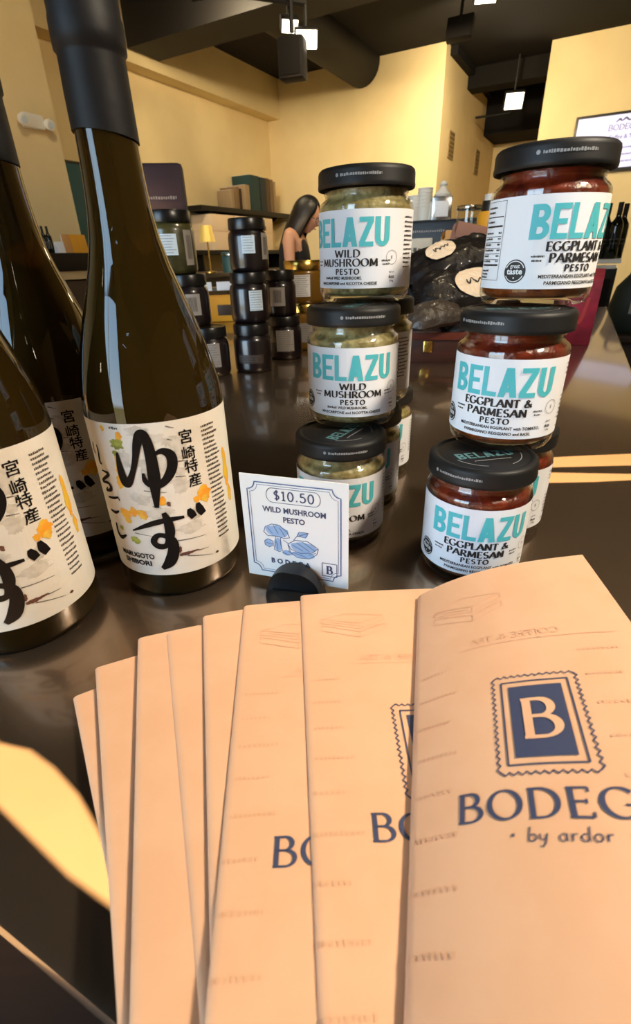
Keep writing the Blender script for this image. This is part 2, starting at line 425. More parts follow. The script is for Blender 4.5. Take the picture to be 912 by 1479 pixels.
cardm = mat('card_stock', srgb(240, 238, 234), 0.6)
cardblue = mat('card_blue_print', srgb(72, 96, 140), 0.6)
cardpale = mat('card_pale_blue_print', srgb(150, 180, 216), 0.6)
clipm = mat('black_plastic', srgb(20, 20, 21), 0.4)
paperm = mat('peach_menu_paper', srgb(238, 186, 146), 0.75, noise=(40, srgb(235, 181, 140), .4, .6), bump=(300, .02))
navy = mat('navy_print', srgb(66, 72, 100), 0.65)
faint = mat('show_through_print', srgb(229, 177, 138), 0.75)
goldm = mat('gold_metal', srgb(226, 186, 96), 0.25, metal=1.0)
silverm = mat('silver_metal', srgb(200, 200, 198), 0.22, metal=1.0)
darkfill = mat('dark_preserve', srgb(22, 14, 16), 0.3, coat=.5)
greenfill = mat('green_preserve', srgb(70, 66, 32), 0.35, noise=(40, srgb(44, 42, 20), .4, .6), coat=.5)
honeym = mat('amber_honey', srgb(116, 82, 28), 0.25, coat=.5)
bluelab = mat('pale_blue_label', srgb(200, 214, 226), 0.6)
greylab = mat('grey_label', srgb(150, 142, 136), 0.6)
woodm = mat('dark_wood', srgb(70, 36, 24), 0.4, noise=(6, srgb(52, 26, 18), .3, .7, (1, 1, 12)))
bagm = mat('black_glossy_wrapper', srgb(24, 19, 18), 0.45, coat=.12, spec=.3, bump=(45, .5))
bagclear = mat('cloudy_clear_wrapper', srgb(70, 60, 52), 0.4, coat=.2, bump=(60, .6))
creamlab = mat('cream_oval_label', srgb(236, 210, 180), 0.6)
kraftm = mat('kraft_paper', srgb(206, 150, 88), 0.75, bump=(14, .4))
pinkm = mat('brown_pink_paper', srgb(150, 104, 84), 0.7, bump=(20, .3))
crim = mat('crimson_paper', srgb(150, 24, 48), 0.45, noise=(18, srgb(112, 12, 34), .4, .6))
whitem = mat('white_plastic', srgb(232, 230, 222), 0.45)
blackgl = mat('black_gloss', srgb(17, 16, 17), 0.35, spec=.3)
tealm = mat('teal_board', srgb(52, 92, 100), 0.6)
orangem = mat('orange_plastic', srgb(226, 160, 44), 0.45)
purplem = mat('dark_purple_case', srgb(34, 27, 40), 0.5, spec=.3)
winem = mat('dark_wine_glass', srgb(22, 26, 20), 0.08)
skin = mat('skin', srgb(214, 160, 130), 0.5)
hairm = mat('black_hair', srgb(18, 15, 15), 0.4, bump=(90, .3))
topm = mat('black_cloth', srgb(24, 23, 28), 0.8)
lensm = mat('lamp_glow', (1.0, 0.93, 0.78, 1), 0.5, emit=4.5)
goldglow = mat('gold_lamp_shade', srgb(240, 206, 110), 0.4, metal=.5, emit=.25)
screenm = mat('tv_screen_glow', srgb(196, 200, 236), 0.3, emit=.6)
screenink = mat('tv_screen_text', srgb(70, 70, 110), 0.4, emit=.3)
def _rgb(a): return srgb(*a)
BOOKC = [mat('book_cover', _rgb(c), 0.6) for c in ((24, 56, 60), (150, 128, 98), (84, 66, 48), (30, 42, 50), (120, 96, 66), (52, 32, 26))]

# ------------------------------------------------------------------ the room
def rbox(r0, r1, d0, d1, z0, z1, mb=None):
    mb = mb or MB()
    vs = [room(r, d, z) for z in (z0, z1) for d in (d0, d1) for r in (r0, r1)]
    return mb.add(vs, [(0, 2, 3, 1), (4, 5, 7, 6), (0, 1, 5, 4), (2, 6, 7, 3), (0, 4, 6, 2), (1, 3, 7, 5)])
struct('floor', rbox(-4.1, 3.4, -2.7, 9.0, -1.06, -1.0), floorm)
struct('ceiling', rbox(-4.1, 3.4, -2.7, 9.0, 2.0, 2.08), blackm)
struct('wall_left', rbox(-4.06, -3.92, -2.5, 6.06, -1, 2), wallm)
struct('wall_back', rbox(-4.06, -1.823, 6.06, 6.18, -1, 2), wallm)
struct('wall_return', rbox(-1.95, -1.823, 6.18, 8.72, -1, 2), wallm)
struct('wall_far', rbox(-1.95, -.82, 8.72, 8.84, -1, 2), wallm)
struct('wall_hallway', rbox(-.945, -.82, 6.74, 8.72, -1, 2), wallm)
struct('wall_beside_hallway', rbox(-.945, 3.3, 6.615, 6.74, -1, 2), wallm)
struct('wall_right', rbox(3.2, 3.32, -2.5, 6.615, -1, 2), wallm)
struct('trim_1', rbox(-3.92, -3.76, 2.81, 6.06, 1.635, 2.0), wallm)          # soffit along the left wall
struct('trim_2', rbox(-3.92, -3.55, -1.2, 2.81, -1, 2.0), wallm)             # pilaster nearer the camera
struct('trim_3', rbox(-1.823, -.945, 8.0, 8.72, 1.555, 2.0), blackm)         # dropped black ceiling of the hallway
struct('trim_4', rbox(-1.823, -.945, 6.96, 7.2, 1.82, 2.0), blackm)          # black beam across the hallway mouth
struct('trim_5', rbox(-1.823, -1.75, 6.2, 8.0, 1.93, 2.0), blackm)
# storefront wall behind the camera with its glass door opening and made-up slots shaped to throw the counter's sun patches
ROOMI = lambda p: (p.x * RX + p.y * RY, p.x * DX + p.y * DY)
def to_front(x, y, z=0.0):
    r, d = ROOMI(Vector((x, y))); sr, sd = ROOMI(SUND)
    t = (-2.5 - d) / sd
    return (r + sr * t, z + SUND.z * t)
patch1 = [(-.30, .245), (-.19, .185), (-.147, .147), (-.131, .143), (-.116, .134), (-.1, .1215), (-.087, .108), (-.079, .0985), (-.068, .088), (-.055, .078), (-.055, .072), (-.073, .082), (-.092, .0918), (-.131, .117), (-.30, .215)]
patch2 = [(.24, .4700), (.2531, .4713), (.298, .4737), (.337, .4747), (.5, .477), (.5, .443), (.318, .4433), (.2406, .4438), (.228, .444)]
patch3 = [(.225, .4335), (.2352, .4318), (.27, .4275), (.3063, .4232), (.45, .408), (.45, .394), (.298, .4085), (.2628, .4068), (.2244, .4075), (.215, .408)]
holes = [[to_front(*p) for p in q] for q in (patch1, patch2, patch3)]
DOOR = [(-2.2, -.95), (-.34, -.95), (-.34, 1.75), (-2.2, 1.75)]
loops = [[(-4.06, -1), (3.32, -1), (3.32, 2), (-4.06, 2)], DOOR] + holes
bm = bmesh.new(); es = []
for l in loops:
    vv = [bm.verts.new((u, v, 0)) for u, v in l]
    es += [bm.edges.new((vv[i], vv[(i + 1) % len(vv)])) for i in range(len(vv))]
bmesh.ops.triangle_fill(bm, use_beauty=True, use_dissolve=False, edges=es, normal=(0, 0, 1))
bm.verts.index_update(); n0 = len(bm.verts); tri = [[v.index for v in f.verts] for f in bm.faces]
mb = MB(); mb.add([room(v.co.x, -2.5, v.co.y) for v in bm.verts] + [room(v.co.x, -2.501, v.co.y) for v in bm.verts], tri + [[i + n0 for i in reversed(t)] for t in tri])
mb.f += [(e_.verts[0].index, e_.verts[1].index, n0 + e_.verts[1].index, n0 + e_.verts[0].index) for e_ in bm.edges if e_.is_boundary]
bm.free()
struct('wall_front', mb, wallm)
dr = MB()
for r0, r1, z0, z1 in ((-2.25, -2.19, -1, 1.8), (-.35, -.29, -1, 1.8), (-1.28, -1.25, -.9, 1.72), (-2.19, -.35, 1.72, 1.8), (-2.19, -.35, -1, -.9)):
    rbox(r0, r1, -2.47, -2.42, z0, z1, dr)
struct('door_1', dr, blackm)

# ceiling ducts and pipes
t = tag(MB().tube([room(-2.71, 6.05, 1.97), room(-2.71, 5.0, 1.97), room(-2.71, 4.16, 1.97)], .2, 28).build('round_duct', ductm),
        'thick round black duct running along the ceiling to the back wall', 'duct')
t = tag(rbox(-3.74, -1.2, 3.78, 4.13, 1.71, 1.995).build('rectangular_duct', ductm, smooth=0), 'boxy black duct hanging under the ceiling at upper left', 'duct')
t = tag(MB().tube([room(-1.78, 7.3, 1.62), room(-1.4, 7.3, 1.62), room(-1.36, 7.3, 1.66), room(-1.36, 7.3, 1.99)], .012, 8).build('conduit_pipe', ductm), 'thin black bent conduit in the hallway ceiling', 'pipe')
# wall grilles on the return wall
def grille(d, z, h, w, label):
    g = thing('wall_grille', label, 'vent', (0, 0, 0)); 
    m_ = MB(); rbox(-1.822, -1.812, d - w / 2, d + w / 2, z - h / 2, z + h / 2, m_); m_.v = [(x, y, zz - CT) for x, y, zz in m_.v]; m_.build('frame', mat('grille_tan', srgb(150, 128, 84), .6), g, smooth=0)
    s_ = MB()
    for i in range(6): rbox(-1.812, -1.808, d - w * .42, d + w * .42, z - h * .42 + i * h * .16, z - h * .42 + i * h * .16 + h * .07, s_)
    s_.v = [(x, y, zz - CT) for x, y, zz in s_.v]; s_.build('louvre', MATS.get('louvre_brown') or mat('louvre_brown', srgb(120, 98, 62), .6), g, smooth=0)
grille(6.48, 1.25, .24, .22, 'small tan wall grille beside the corner, nearer of the two')
grille(7.75, 1.24, .26, .22, 'tan wall grille deeper in the hallway')

# ------------------------------------------------------------------ ceiling lamps in view, then added fill lamps
def track_light(p, aim, energy, label, group=None, size=(.2, .14), col=(1.0, .80, .50)):
    t = thing('track_light', label, 'ceiling light', (0, 0, 0), group=group)
    t.location = Vector(p) + Vector((0, 0, CT)); d = (Vector(aim) - Vector(p)).normalized()
    q = d.to_track_quat('-Z', 'Y').to_matrix().to_4x4()
    w, h = size
    MB().box(-w / 2, w / 2, -h / 2, h / 2, 0, .07, .008).xform(q).build('housing', ductm, t)
    MB().box(-w * .44, w * .44, -h * .42, h * .42, -.006, 0.002, 0).xform(q).build('lens', lensm, t, smooth=0)
    MB().tube([q @ Vector((0, 0, .06)), (0, 0, max(.1, 1.99 - p[2]))], .012, 8).build('stem', ductm, t)
    if energy < 1: return t                     # the far lamps give only their own glow
    l = bpy.data.lights.new('lamp', 'AREA'); l.shape = 'RECTANGLE'; l.size = w * .9; l.size_y = h * .85; l.energy = energy; l.color = col; l.spread = rad(150)
    o = bpy.data.objects.new('lamp', l); COL.objects.link(o); o.parent = t
    o.matrix_local = q @ Matrix.Translation((0, 0, -.012))
    return t
def rz(r, d, z): v = room(r, d, z); return (v.x, v.y, v.z - CT)
p1 = at(443, 57, 4.15); p2 = at(419, 38, 4.2); p3 = at(743, 146, 6.9); p4 = at(703, -9, 3.9)
track_light(p1, Vector((0.3, 1.5, 0.2)), .8, 'bright rectangular lamp, larger of the pair on the black track at upper centre', size=(.15, .105))
track_light(p2, Vector((0.3, 2.5, 0.2)), .6, 'bright lamp just above and left of its twin on the black track', size=(.115, .075))
track_light(p3, Vector((1.6, 3.0, 0.0)), 3, 'bright rectangular lamp hanging in the hallway at right', size=(.2, .16))
track_light(p4, Vector((0.8, 1.5, 0.0)), .4, 'lamp cut by the top edge of the photo', size=(.13, .09))
G_ = 'added wall-wash lamps out of view'
for r, d, ar, ad, az_, en in ((-2.6, 3.4, -2.9, 6.0, .6, 20), (-1.2, 3.2, -2.2, 6.0, .6, 27), (.4, 3.6, .6, 6.6, .8, 31), (-2.4, 2.0, -3.9, 4.6, .8, 5), (-1.4, 5.0, -1.5, 8.4, .8, 22)):  # unseen lamps, added only to wash the walls with light
    track_light(rz(r, d, 1.72), Vector(rz(ar, ad, az_)), en, 'unseen fill lamp added to brighten the yellow walls', G_)
track_light(rz(.1, 1.0, 1.7), Vector((.45, 1.9, .1)), 9, 'unseen fill lamp added to brighten the far end of the counter')  # added out of view to lift the cups, machine and packets
track_light((.66, .02, .88), Vector((.18, .16, 0)), 10.5, 'unseen low fill lamp added to light the menus from the right', size=(.16, .12), col=(1.0, .86, .66))  # invented lamp out of view, makes the menus brighter towards the right
rail = MB(); a_ = p2 + Vector((.1, 0, .12)); b_ = at(302, 76, 4.0); b_.z = a_.z
tag(rail.tube([Vector(a_) + Vector((0, 0, CT)), Vector(b_) + Vector((0, 0, CT))], .035, 10).build('track_rail', ductm), 'black lamp track ending in a blunt tip at upper left', 'rail')
sp = at(423, 86, 4.1)
t = thing('ceiling_speaker', 'small black box speaker hung below the ceiling lamps', 'speaker', sp, -.3)
MB().box(-.085, .085, -.06, .06, -.105, .105, .02).build('cabinet', ductm, t)
MB().tube([(0, 0, .13), (0, 0, 1.99 - sp.z)], .015, 8).build('bracket', ductm, t)
MB().box(-.07, .07, -.068, -.058, -.09, .09, .005).build('grille', blackm, t)
e_ = at(44, 176, 3.25)
t = thing('emergency_light', 'white two-headed emergency light on the left wall', 'light', (0, 0, 0)); t.location = room(-3.55, ROOMI(at(44, 176, 3.2))[1], at(44, 176, 3.2).z); t.rotation_euler = (0, 0, pi / 2 - HEAD)
rr = Vector(ray(44, 176)); tt = -3.55 / (rr.x * RX + rr.y * RY); t.location = Vector((rr.x * tt, rr.y * tt, CT + EYE + rr.z * tt))
t.scale = (.74, .74, .74)
MB().box(-.1, .1, -.06, 0, -.055, .055, .02).build('body', whitem, t)
for s_ in (-1, 1):
    h_ = MB().lathe([(.012, 0), (.035, .005), (.045, .04), (.04, .06), (0, .06)], 20).xform(Matrix.Translation((s_ * .125, -.05, .0)) @ Matrix.Rotation(pi / 2 + .3, 4, 'X')).build('lamp_head', whitem, t)
    MB().lathe([(.0, 0.061), (.03, .061)], 16, cap0=False, cap1=False).xform(Matrix.Translation((s_ * .125, -.05, .0)) @ Matrix.Rotation(pi / 2 + .3, 4, 'X')).build('lamp_lens', MATS['pale_blue_label'], h_)

# ------------------------------------------------------------------ the steel counter
CH = rad(27)
def ctr(r, d): return (r * cos(CH) + d * sin(CH), -r * sin(CH) + d * cos(CH))
CM = Matrix.Rotation(-CH, 4, 'Z')
t = thing('counter', 'dark polished steel bar counter carrying the bottles and jars', 'counter', (0, 0, 0), -CH)
MB().box(-1.5, .117, .019, 2.26, -.011, 0, .0045).build('countertop', steelm, t)
MB().box(-1.46, .02, .32, 2.2, -1.0, -.011, .003).build('base_cabinet', cabm, t)
MB().box(-1.44, .0, .35, 2.18, -1.0, -.92, 0).build('kickboard', blackm, t, smooth=0)

# ------------------------------------------------------------------ sake bottles
BR = .0405
def bottle_xy(px, py, cx=-.0955, cy=.29, R=BR):
    d = ray(px, py); a = d.x * d.x + d.y * d.y; b = -2 * (cx * d.x + cy * d.y); c = cx * cx + cy * cy - R * R
    t = (-b - math.sqrt(max(b * b - 4 * a * c, 0))) / (2 * a)
    return (math.atan2(d.x * t - cx, -(d.y * t - cy)) - rad(12)) * R, EYE + d.z * t
def make_bottle(label, loc, rz):
    t = thing('sake_bottle', label, 'bottle', loc, rz, 'tall brown bottles with brush-lettered labels')
    MB().lathe([(.0, .004), (.030, .003), (.034, 0), (.0385, .0015), (.0405, .006), (.0405, .06), (.0405, .118), (.0395, .129), (.0372, .140), (.0340, .152), (.0300, .165), (.0255, .178), (.0210, .191), (.0178, .203), (.0158, .216), (.0147, .230), (.0141, .246), (.0137, .27), (.0135, .292), (0, .2925)], 96).build('glass_body', bottlem, t, smooth=60)
    cp = MB().lathe([(.0147, .2455), (.0150, .2455), (.0149, .262), (.0146, .274), (.0147, .2755), (.0157, .2765), (.0159, .281), (.0158, .2865), (.0153, .2885), (.0154, .298), (.0149, .3005), (.0, .3008)], 64)
    cp.v = [(x * (1 + .012 * sin(3 * math.atan2(y, x) + z * 90)), y * (1 + .012 * sin(3 * math.atan2(y, x) + z * 90)), z - (.0022 * cos(math.atan2(y, x) - .4) if z < .25 else 0)) for x, y, z in cp.v]
    cp.build('capsule', capm, t, smooth=50)
    R = BR + .0002; f = on_cyl(R)
    L = Ink(.0025); L.rect(-.078, .0183, .078, .1163)
    lb = L.lay('label', on_cyl(R, 0), sakelab, t)
    F = lambda X, Y: bottle_xy(120 + X / 3.965, 600 + Y / 3.965)
    K = .0755 / 1000 * 2.9 / 3.965 * 1.25
    def brush(ink, pts, k=1.0): ink.smooth([(*F(x, y), w * .000112 * k) for x, y, w in pts])
    i = Ink(.0015)
    brush(i, [(196, 212, 14), (215, 300, 40), (240, 375, 50), (262, 385, 44), (285, 330, 30), (300, 250, 32), (308, 170, 42), (322, 112, 48), (348, 112, 44), (375, 180, 52), (395, 270, 58), (410, 370, 62), (416, 440, 46), (424, 528, 22)])
    brush(i, [(398, 228, 10), (450, 203, 32), (500, 225, 50), (512, 285, 52), (488, 350, 46), (440, 398, 34), (390, 400, 26), (358, 375, 26), (345, 330, 14)])
    brush(i, [(288, 656, 8), (350, 634, 24), (420, 612, 32), (500, 594, 28), (580, 578, 16)])
    brush(i, [(462, 556, 24), (486, 605, 46), (500, 670, 52), (484, 738, 32), (438, 748, 36), (408, 722, 36), (425, 688, 30), (470, 688, 30), (512, 715, 50), (520, 775, 62), (500, 836, 62), (458, 874, 24)])
    brush(i, [(606, 532, 18), (618, 555, 42), (638, 580, 36)]); brush(i, [(655, 498, 20), (668, 530, 44), (690, 558, 36)])
    i.lay('brush_lettering', on_cyl(R, .00035), brushink, lb)
    i = Ink(.0015)                                    # the smaller cursive column at the left
    for st in ([(60, 150, 9), (66, 190, 12), (78, 215, 8)], [(80, 165, 9), (92, 210, 14), (100, 262, 16), (112, 275, 8)], [(112, 310, 8), (150, 335, 18), (118, 370, 16), (150, 385, 18), (165, 420, 22), (140, 425, 12), (146, 408, 8)],
               [(150, 462, 10), (180, 470, 16), (205, 466, 10)], [(165, 535, 14), (190, 552, 18), (210, 545, 10)], [(205, 470, 8), (214, 486, 8)], [(195, 610, 14), (205, 660, 20), (225, 692, 26), (252, 682, 10)]):
        brush(i, st)
    i.lay('cursive_lettering', on_cyl(R, .00035), brushink, lb)
    i = Ink(.003)
    for c, X, Y in (('宮', 592, 122), ('崎', 610, 215), ('特', 625, 288), ('産', 646, 366)):
        x, y = F(X, Y + 28); i.sans(c, x, y, .0086, .012)
    for tx, X, Y, w in (('MARUGOTO', 312, 808, 232), ('SHIBORI', 318, 846, 190)):
        x, y = F(X, Y); i.sans(tx, x, y, .0050, .03, width=w * .000108)
    i.lay('small_lettering', on_cyl(R, .0003), brushink, lb)
    i = Ink(.003)
    for c in range(26):                               # rows of fine print, too small to read
        X0, Y0 = 672 + c * 4.3, 70 + c * 25
        x0, y0 = F(X0, Y0); x1 = x0 + random.uniform(.009, .0125)
        i.scribble(x0, x1, y0, .0016); 
    for X, Y in ((150, 75), (170, 80)):
        x, y = F(X, Y); i.scribble(x, x + .003, y, .0016)
    i.lay('fine_print', on_cyl(R, .0003), greyink, lb)
    def daubs(name, m, lst, off, rough=.3):
        q = Ink()
        for X, Y, a, b in lst:
            x, y = F(X, Y); a *= .000112; b *= .000112; q.blob(x, y, a * .72, b * .78, 22, rough * .5)
            for _ in range(7):
                an = random.uniform(0, 2 * pi); q.blob(x + a * .62 * cos(an), y + b * .66 * sin(an), a * random.uniform(.18, .45), b * random.uniform(.15, .38), 16, rough)
        q.lay(name, on_cyl(R, off), m, lb)
    daubs('pale_wash', washm, [(420, 300, 120, 60), (520, 150, 60, 35), (560, 400, 60, 50), (330, 480, 70, 40), (620, 640, 80, 40), (300, 90, 60, 30), (440, 560, 70, 40), (420, 130, 46, 26), (560, 200, 40, 60), (240, 250, 40, 50), (640, 560, 50, 40), (560, 320, 36, 26)], .0001, .5)
    daubs('yellow_daub', yel, [(245, 562, 38, 40), (292, 552, 30, 34), (205, 300, 22, 90), (690, 440, 48, 60), (812, 300, 34, 110), (835, 430, 26, 60), (800, 210, 22, 40), (455, 490, 24, 30), (200, 120, 20, 30), (215, 380, 26, 44), (260, 600, 26, 18), (650, 480, 22, 22)], .00016)
    daubs('orange_daub', ora, [(342, 566, 34, 34), (110, 72, 15, 18), (700, 470, 26, 26), (265, 585, 16, 14)], .00021)
    daubs('green_daub', grn, [(195, 165, 48, 32), (300, 712, 36, 26), (225, 640, 20, 16), (185, 215, 20, 18)], .00018, .5)
    daubs('brown_branch', brn, [(590, 790, 46, 14), (640, 772, 28, 7), (768, 776, 14, 9), (492, 506, 13, 16), (556, 768, 14, 22)], .00024, .5)
    i = Ink(.002)
    for a, b in (((300, 100), (390, 130)), ((350, 430), (480, 440)), ((545, 260), (600, 255)), ((530, 350), (590, 345)), ((300, 670), (400, 690)), ((545, 715), (700, 680)), ((660, 770), (720, 750)), ((480, 135), (510, 140)), ((400, 520), (450, 530)), ((600, 800), (740, 790)), ((470, 60), (520, 70))):
        i.stroke([F(*a), F(*b)], [.0006, .0002])
    i.lay('ink_splatter', on_cyl(R, .00027), greyink, lb)
    return t
ba = make_bottle('brown bottle standing behind the price card, its brush-lettered label fully in view', (-.0955, .29, 0), rad(12))
dup(ba, (-.18, .24, 0), rad(31), 'brown bottle cut by the left edge of the photo, nearest the front of the counter')
dup(ba, (-.180, .338, 0), rad(9), 'brown bottle standing behind the other two, its label in shadow between them')

# ------------------------------------------------------------------ pesto jars
JR, JH = .033, .0814
def make_jar(label, loc, rz, kind, lid_turn, group):
    t = thing('pesto_jar', label, 'jar', loc, rz, group)
    out = [(.0, .0025), (.022, .002), (.0275, .0), (.0308, .0012), (.0326, .005), (.033, .009), (.033, .0588), (.0327, .0606), (.0314, .0624), (.0296, .0636), (.0286, .0648), (.0285, .0666), (.0293, .0673), (.0293, .0679), (.0285, .0686), (.0285, .074)]
    inn = [(.0275, .074), (.0275, .0648), (.0288, .0628), (.0305, .0615), (.0317, .0600), (.0318, .0586), (.0318, .009), (.031, .0062), (.0285, .0040), (0, .0042)]
    MB().lathe(out + inn, 72).build('glass_body', jarglass, t, smooth=60)
    fill = [(0, .0046), (.0278, .0046), (.0304, .0066), (.0314, .0094), (.0314, .0582), (.0312, .0597), (.0301, .0611), (.0284, .0624), (.0271, .0645), (.0270, .0690), (0, .0690)]
    if kind == 'm': MB().lathe(fill, 64).build('pesto', mush, t, smooth=60)
    else:
        MB().lathe([(.0314, .016)] + fill[4:], 64, cap0=True).build('pesto', egg, t, smooth=60)
        MB().lathe(fill[:4] + [(.0314, .0159), (0, .0159)], 64).build('settled_pesto', eggbase, t, smooth=60)
    ld = MB().lathe([(.0300, .0745), (.0322, .0700), (.0329, .0696), (.0333, .0702), (.0334, .0718), (.0331, .0728), (.0331, .0782), (.0326, .0800), (.0313, .0811), (.0296, .0814), (.0288, .0811), (.0280, .0806), (.0272, .0806), (.0264, .0809), (0, .0809)], 96).build('lid', lidm, t, smooth=40)
    ld.rotation_euler = (0, 0, lid_turn)
    i = Ink(.003); i.bold('BELAZU', -.0195, -.0075, .0090, .0056, .0008); i.lay('lid_word', lambda x, y: (x, y, .0811), lidprint, ld)
    i = Ink(.002); i.stroke(arc(0, 0, .0225, .0225, 25, 75, 20), .0005); i.stroke(arc(0, 0, .0225, .0225, 200, 250, 20), .0005); i.stroke(arc(0, 0, .0225, .0225, 290, 345, 20), .0005); i.scribble(-.012, .012, -.0125, .0013); i.lay('lid_rings', lambda x, y: (x, y, .0811), lidwhite, ld)
    i = Ink(.002); i.blob(-.046, .0757, .0011, .0011, 10, 0); i.scribble(-.0435, -.016, .0748, .0018, .2); i.lay('lid_rim_print', on_cyl(.0331, .0002), lidwhite, ld)
    R = JR + .0001
    L = Ink(.0022); L.rect(-.068, .0098, .068, .0568); lb = L.lay('label', on_cyl(R, .0001), labelm, t)
    f = on_cyl(R, .0004)
    i = Ink(.0022); i.bold('BELAZU', -.0314, .0352, .0170, .0099, .00095); i.lay('brand_word', f, teal, lb)
    i = Ink(.0015)
    if kind == 'm':
        i.text('WILD', .002, .0291, .0043, .30, .08, .0182, track=.12, sw=.13); i.text('MUSHROOM', .002, .0236, .0044, .29, .08, .0425, track=.12, sw=.13)
        i.text('PESTO', .002, .0187, .0032, .30, .15, .0172, track=.26, sw=.12)
        l1, l2, w1, w2 = 'WILD MUSHROOMS,', 'MASCARPONE and RICOTTA CHEESE', .021, .044
        sl_, sr_ = (-.0275, -.0215), (.026, .0325)
    else:
        i.text('EGGPLANT &', -.001, .0294, .0044, .32, .09, .0405, track=.10, sw=.13); i.text('PARMESAN', -.001, .0236, .0044, .32, .09, .0355, track=.10, sw=.13)
        i.text('PESTO', -.001, .0190, .0032, .31, .15, .0168, track=.26, sw=.12)
        l1, l2, w1, w2 = 'MEDITERRANEAN EGGPLANT with TOMATO,', 'PARMIGIANO REGGIANO and BASIL', .050, .041
        sl_, sr_ = (-.0285, -.0215), (.021, .027)
    i.lay('flavour_lettering', f, blackink, lb)
    i = Ink(.003)
    i.sans(l1, .002, .0155, .0026, .025, width=w1); i.sans(l2, .001, .0121, .0026, .025, width=w2)
    if kind == 'm': i.scribble(-.0165, -.0095, .0155, .0018)
    for x0, x1 in (sl_, sr_): i.scribble(x0, x1, .0262, .0011); i.scribble(x0 + .0006, x1 - .001, .0240, .0011)
    i.sans('NET WT', .0338, .0190, .0014, .01, width=.0042); i.sans('6oz', .0338, .0158, .0030, .02, width=.0044); i.sans('170g', .0338, .0136, .0016, .01, width=.0034)
    for y in [.0515 - k * .0027 for k in range(15)]:
        if random.random() < .25: continue
        i.scribble(.0445, .0445 + random.uniform(.008, .0145), y, .0013)
    # information panel at the left end
    x0, x1 = -.066, -.0475
    for a, b in (((x0, .0145), (x0, .0555)), ((x1, .0145), (x1, .0555)), ((x0, .0145), (x1, .0145)), ((x0, .0555), (x1, .0555))): i.stroke([a, b], .00022)
    for y, h_ in ((.0475, .0005), (.0425, .0009), (.0375, .0003), (.0345, .0003), (.0315, .0003), (.0285, .0003), (.0255, .0003), (.0222, .0009)): i.rect(x0 + .001, y, x1 - .001, y + h_)
    for y in (.052, .0496, .0448, .039, .036, .033, .030, .027, .0242, .019, .0172, .0154): i.scribble(x0 + .0012, x0 + random.uniform(.007, .012), y, .0011)
    for y in (.039, .036, .033, .030, .027, .0242): i.scribble(x1 - .0035, x1 - .0012, y, .0011)
    i.lay('small_print', on_cyl(R, .0004), blackink, lb)
    i = Ink(.0015); i.blob(-.0365, .0192, .0063, .0063, 36, 0); sl2 = i.lay('award_seal', on_cyl(R, .0003), blackink, lb)
    i = Ink(.002); i.sans('great', -.0365, .0210, .0032, .01, width=.0056); i.sans('taste', -.0365, .0178, .0044, .03, width=.0092)
    i.blob(-.0365, .0157, .0006, .0006, 5, .3); i.stroke(arc(-.0365, .0192, .0054, .0054, 20, 160, 20), .0005); i.stroke(arc(-.0365, .0192, .0054, .0054, 205, 335, 20), .0005)
    i.lay('seal_lettering', on_cyl(R, .0005), whiteink, lb)
    i = Ink(.0015); i.stroke(arc(.0335, .0285, .0042, .0042, 0, 360, 28), .0003); i.rect(.0332, .0275, .0338, .0297); i.lay('pale_emblem', on_cyl(R, .0004), greylab, lb)
    return t
GM, GE = 'pesto jars stacked left of centre', 'pesto jars stacked at right'
LD = Vector((.0215, .0625)); RD_ = Vector((.0375, .0550))
L0 = Vector((.0201, .335)); R0 = Vector((.1070, .2832))
J = lambda o, a, lev: (o.x + a[0], o.y + a[1], lev * JH)
jm = make_jar('bottom front jar of green-brown mushroom pesto, standing right behind the price card', J(L0, (0, 0), 0), rad(-13), 'm', rad(70), GM)
dup(jm, J(L0, LD * .5, 1), rad(-8), 'mushroom pesto jar on the middle level of its stack, label facing forward')
dup(jm, J(L0, LD * 1.0, 2), rad(-31), 'topmost mushroom pesto jar, whole and against the yellow wall')
dup(jm, J(L0, LD * 1.02, 0), rad(-14), 'bottom mushroom pesto jar in the middle of the row behind the price card')
dup(jm, J(L0, LD * 2.04, 0), rad(-16), 'farthest mushroom pesto jar at the bottom of the left stack')
dup(jm, J(L0, LD * 1.52, 1), rad(-46), 'mushroom pesto jar half hidden behind its middle-level twin')
for o, a in ((1, 88), (2, 40)): pass
je = make_jar('bottom front jar of red-brown eggplant pesto, its lower label covered by the menu', J(R0, (0, 0), 0), rad(-12), 'e', rad(22), GE)
dup(je, J(R0, RD_ * .5, 1), rad(-27), 'eggplant pesto jar in the middle of the right-hand stack')
dup(je, J(R0, RD_ * 1.0, 2), rad(19), 'topmost eggplant pesto jar, turned so its round black award seal shows')
dup(je, J(R0, RD_ * 1.02, 0), rad(-30), 'eggplant pesto jar on the counter behind the front one, only its right edge showing')

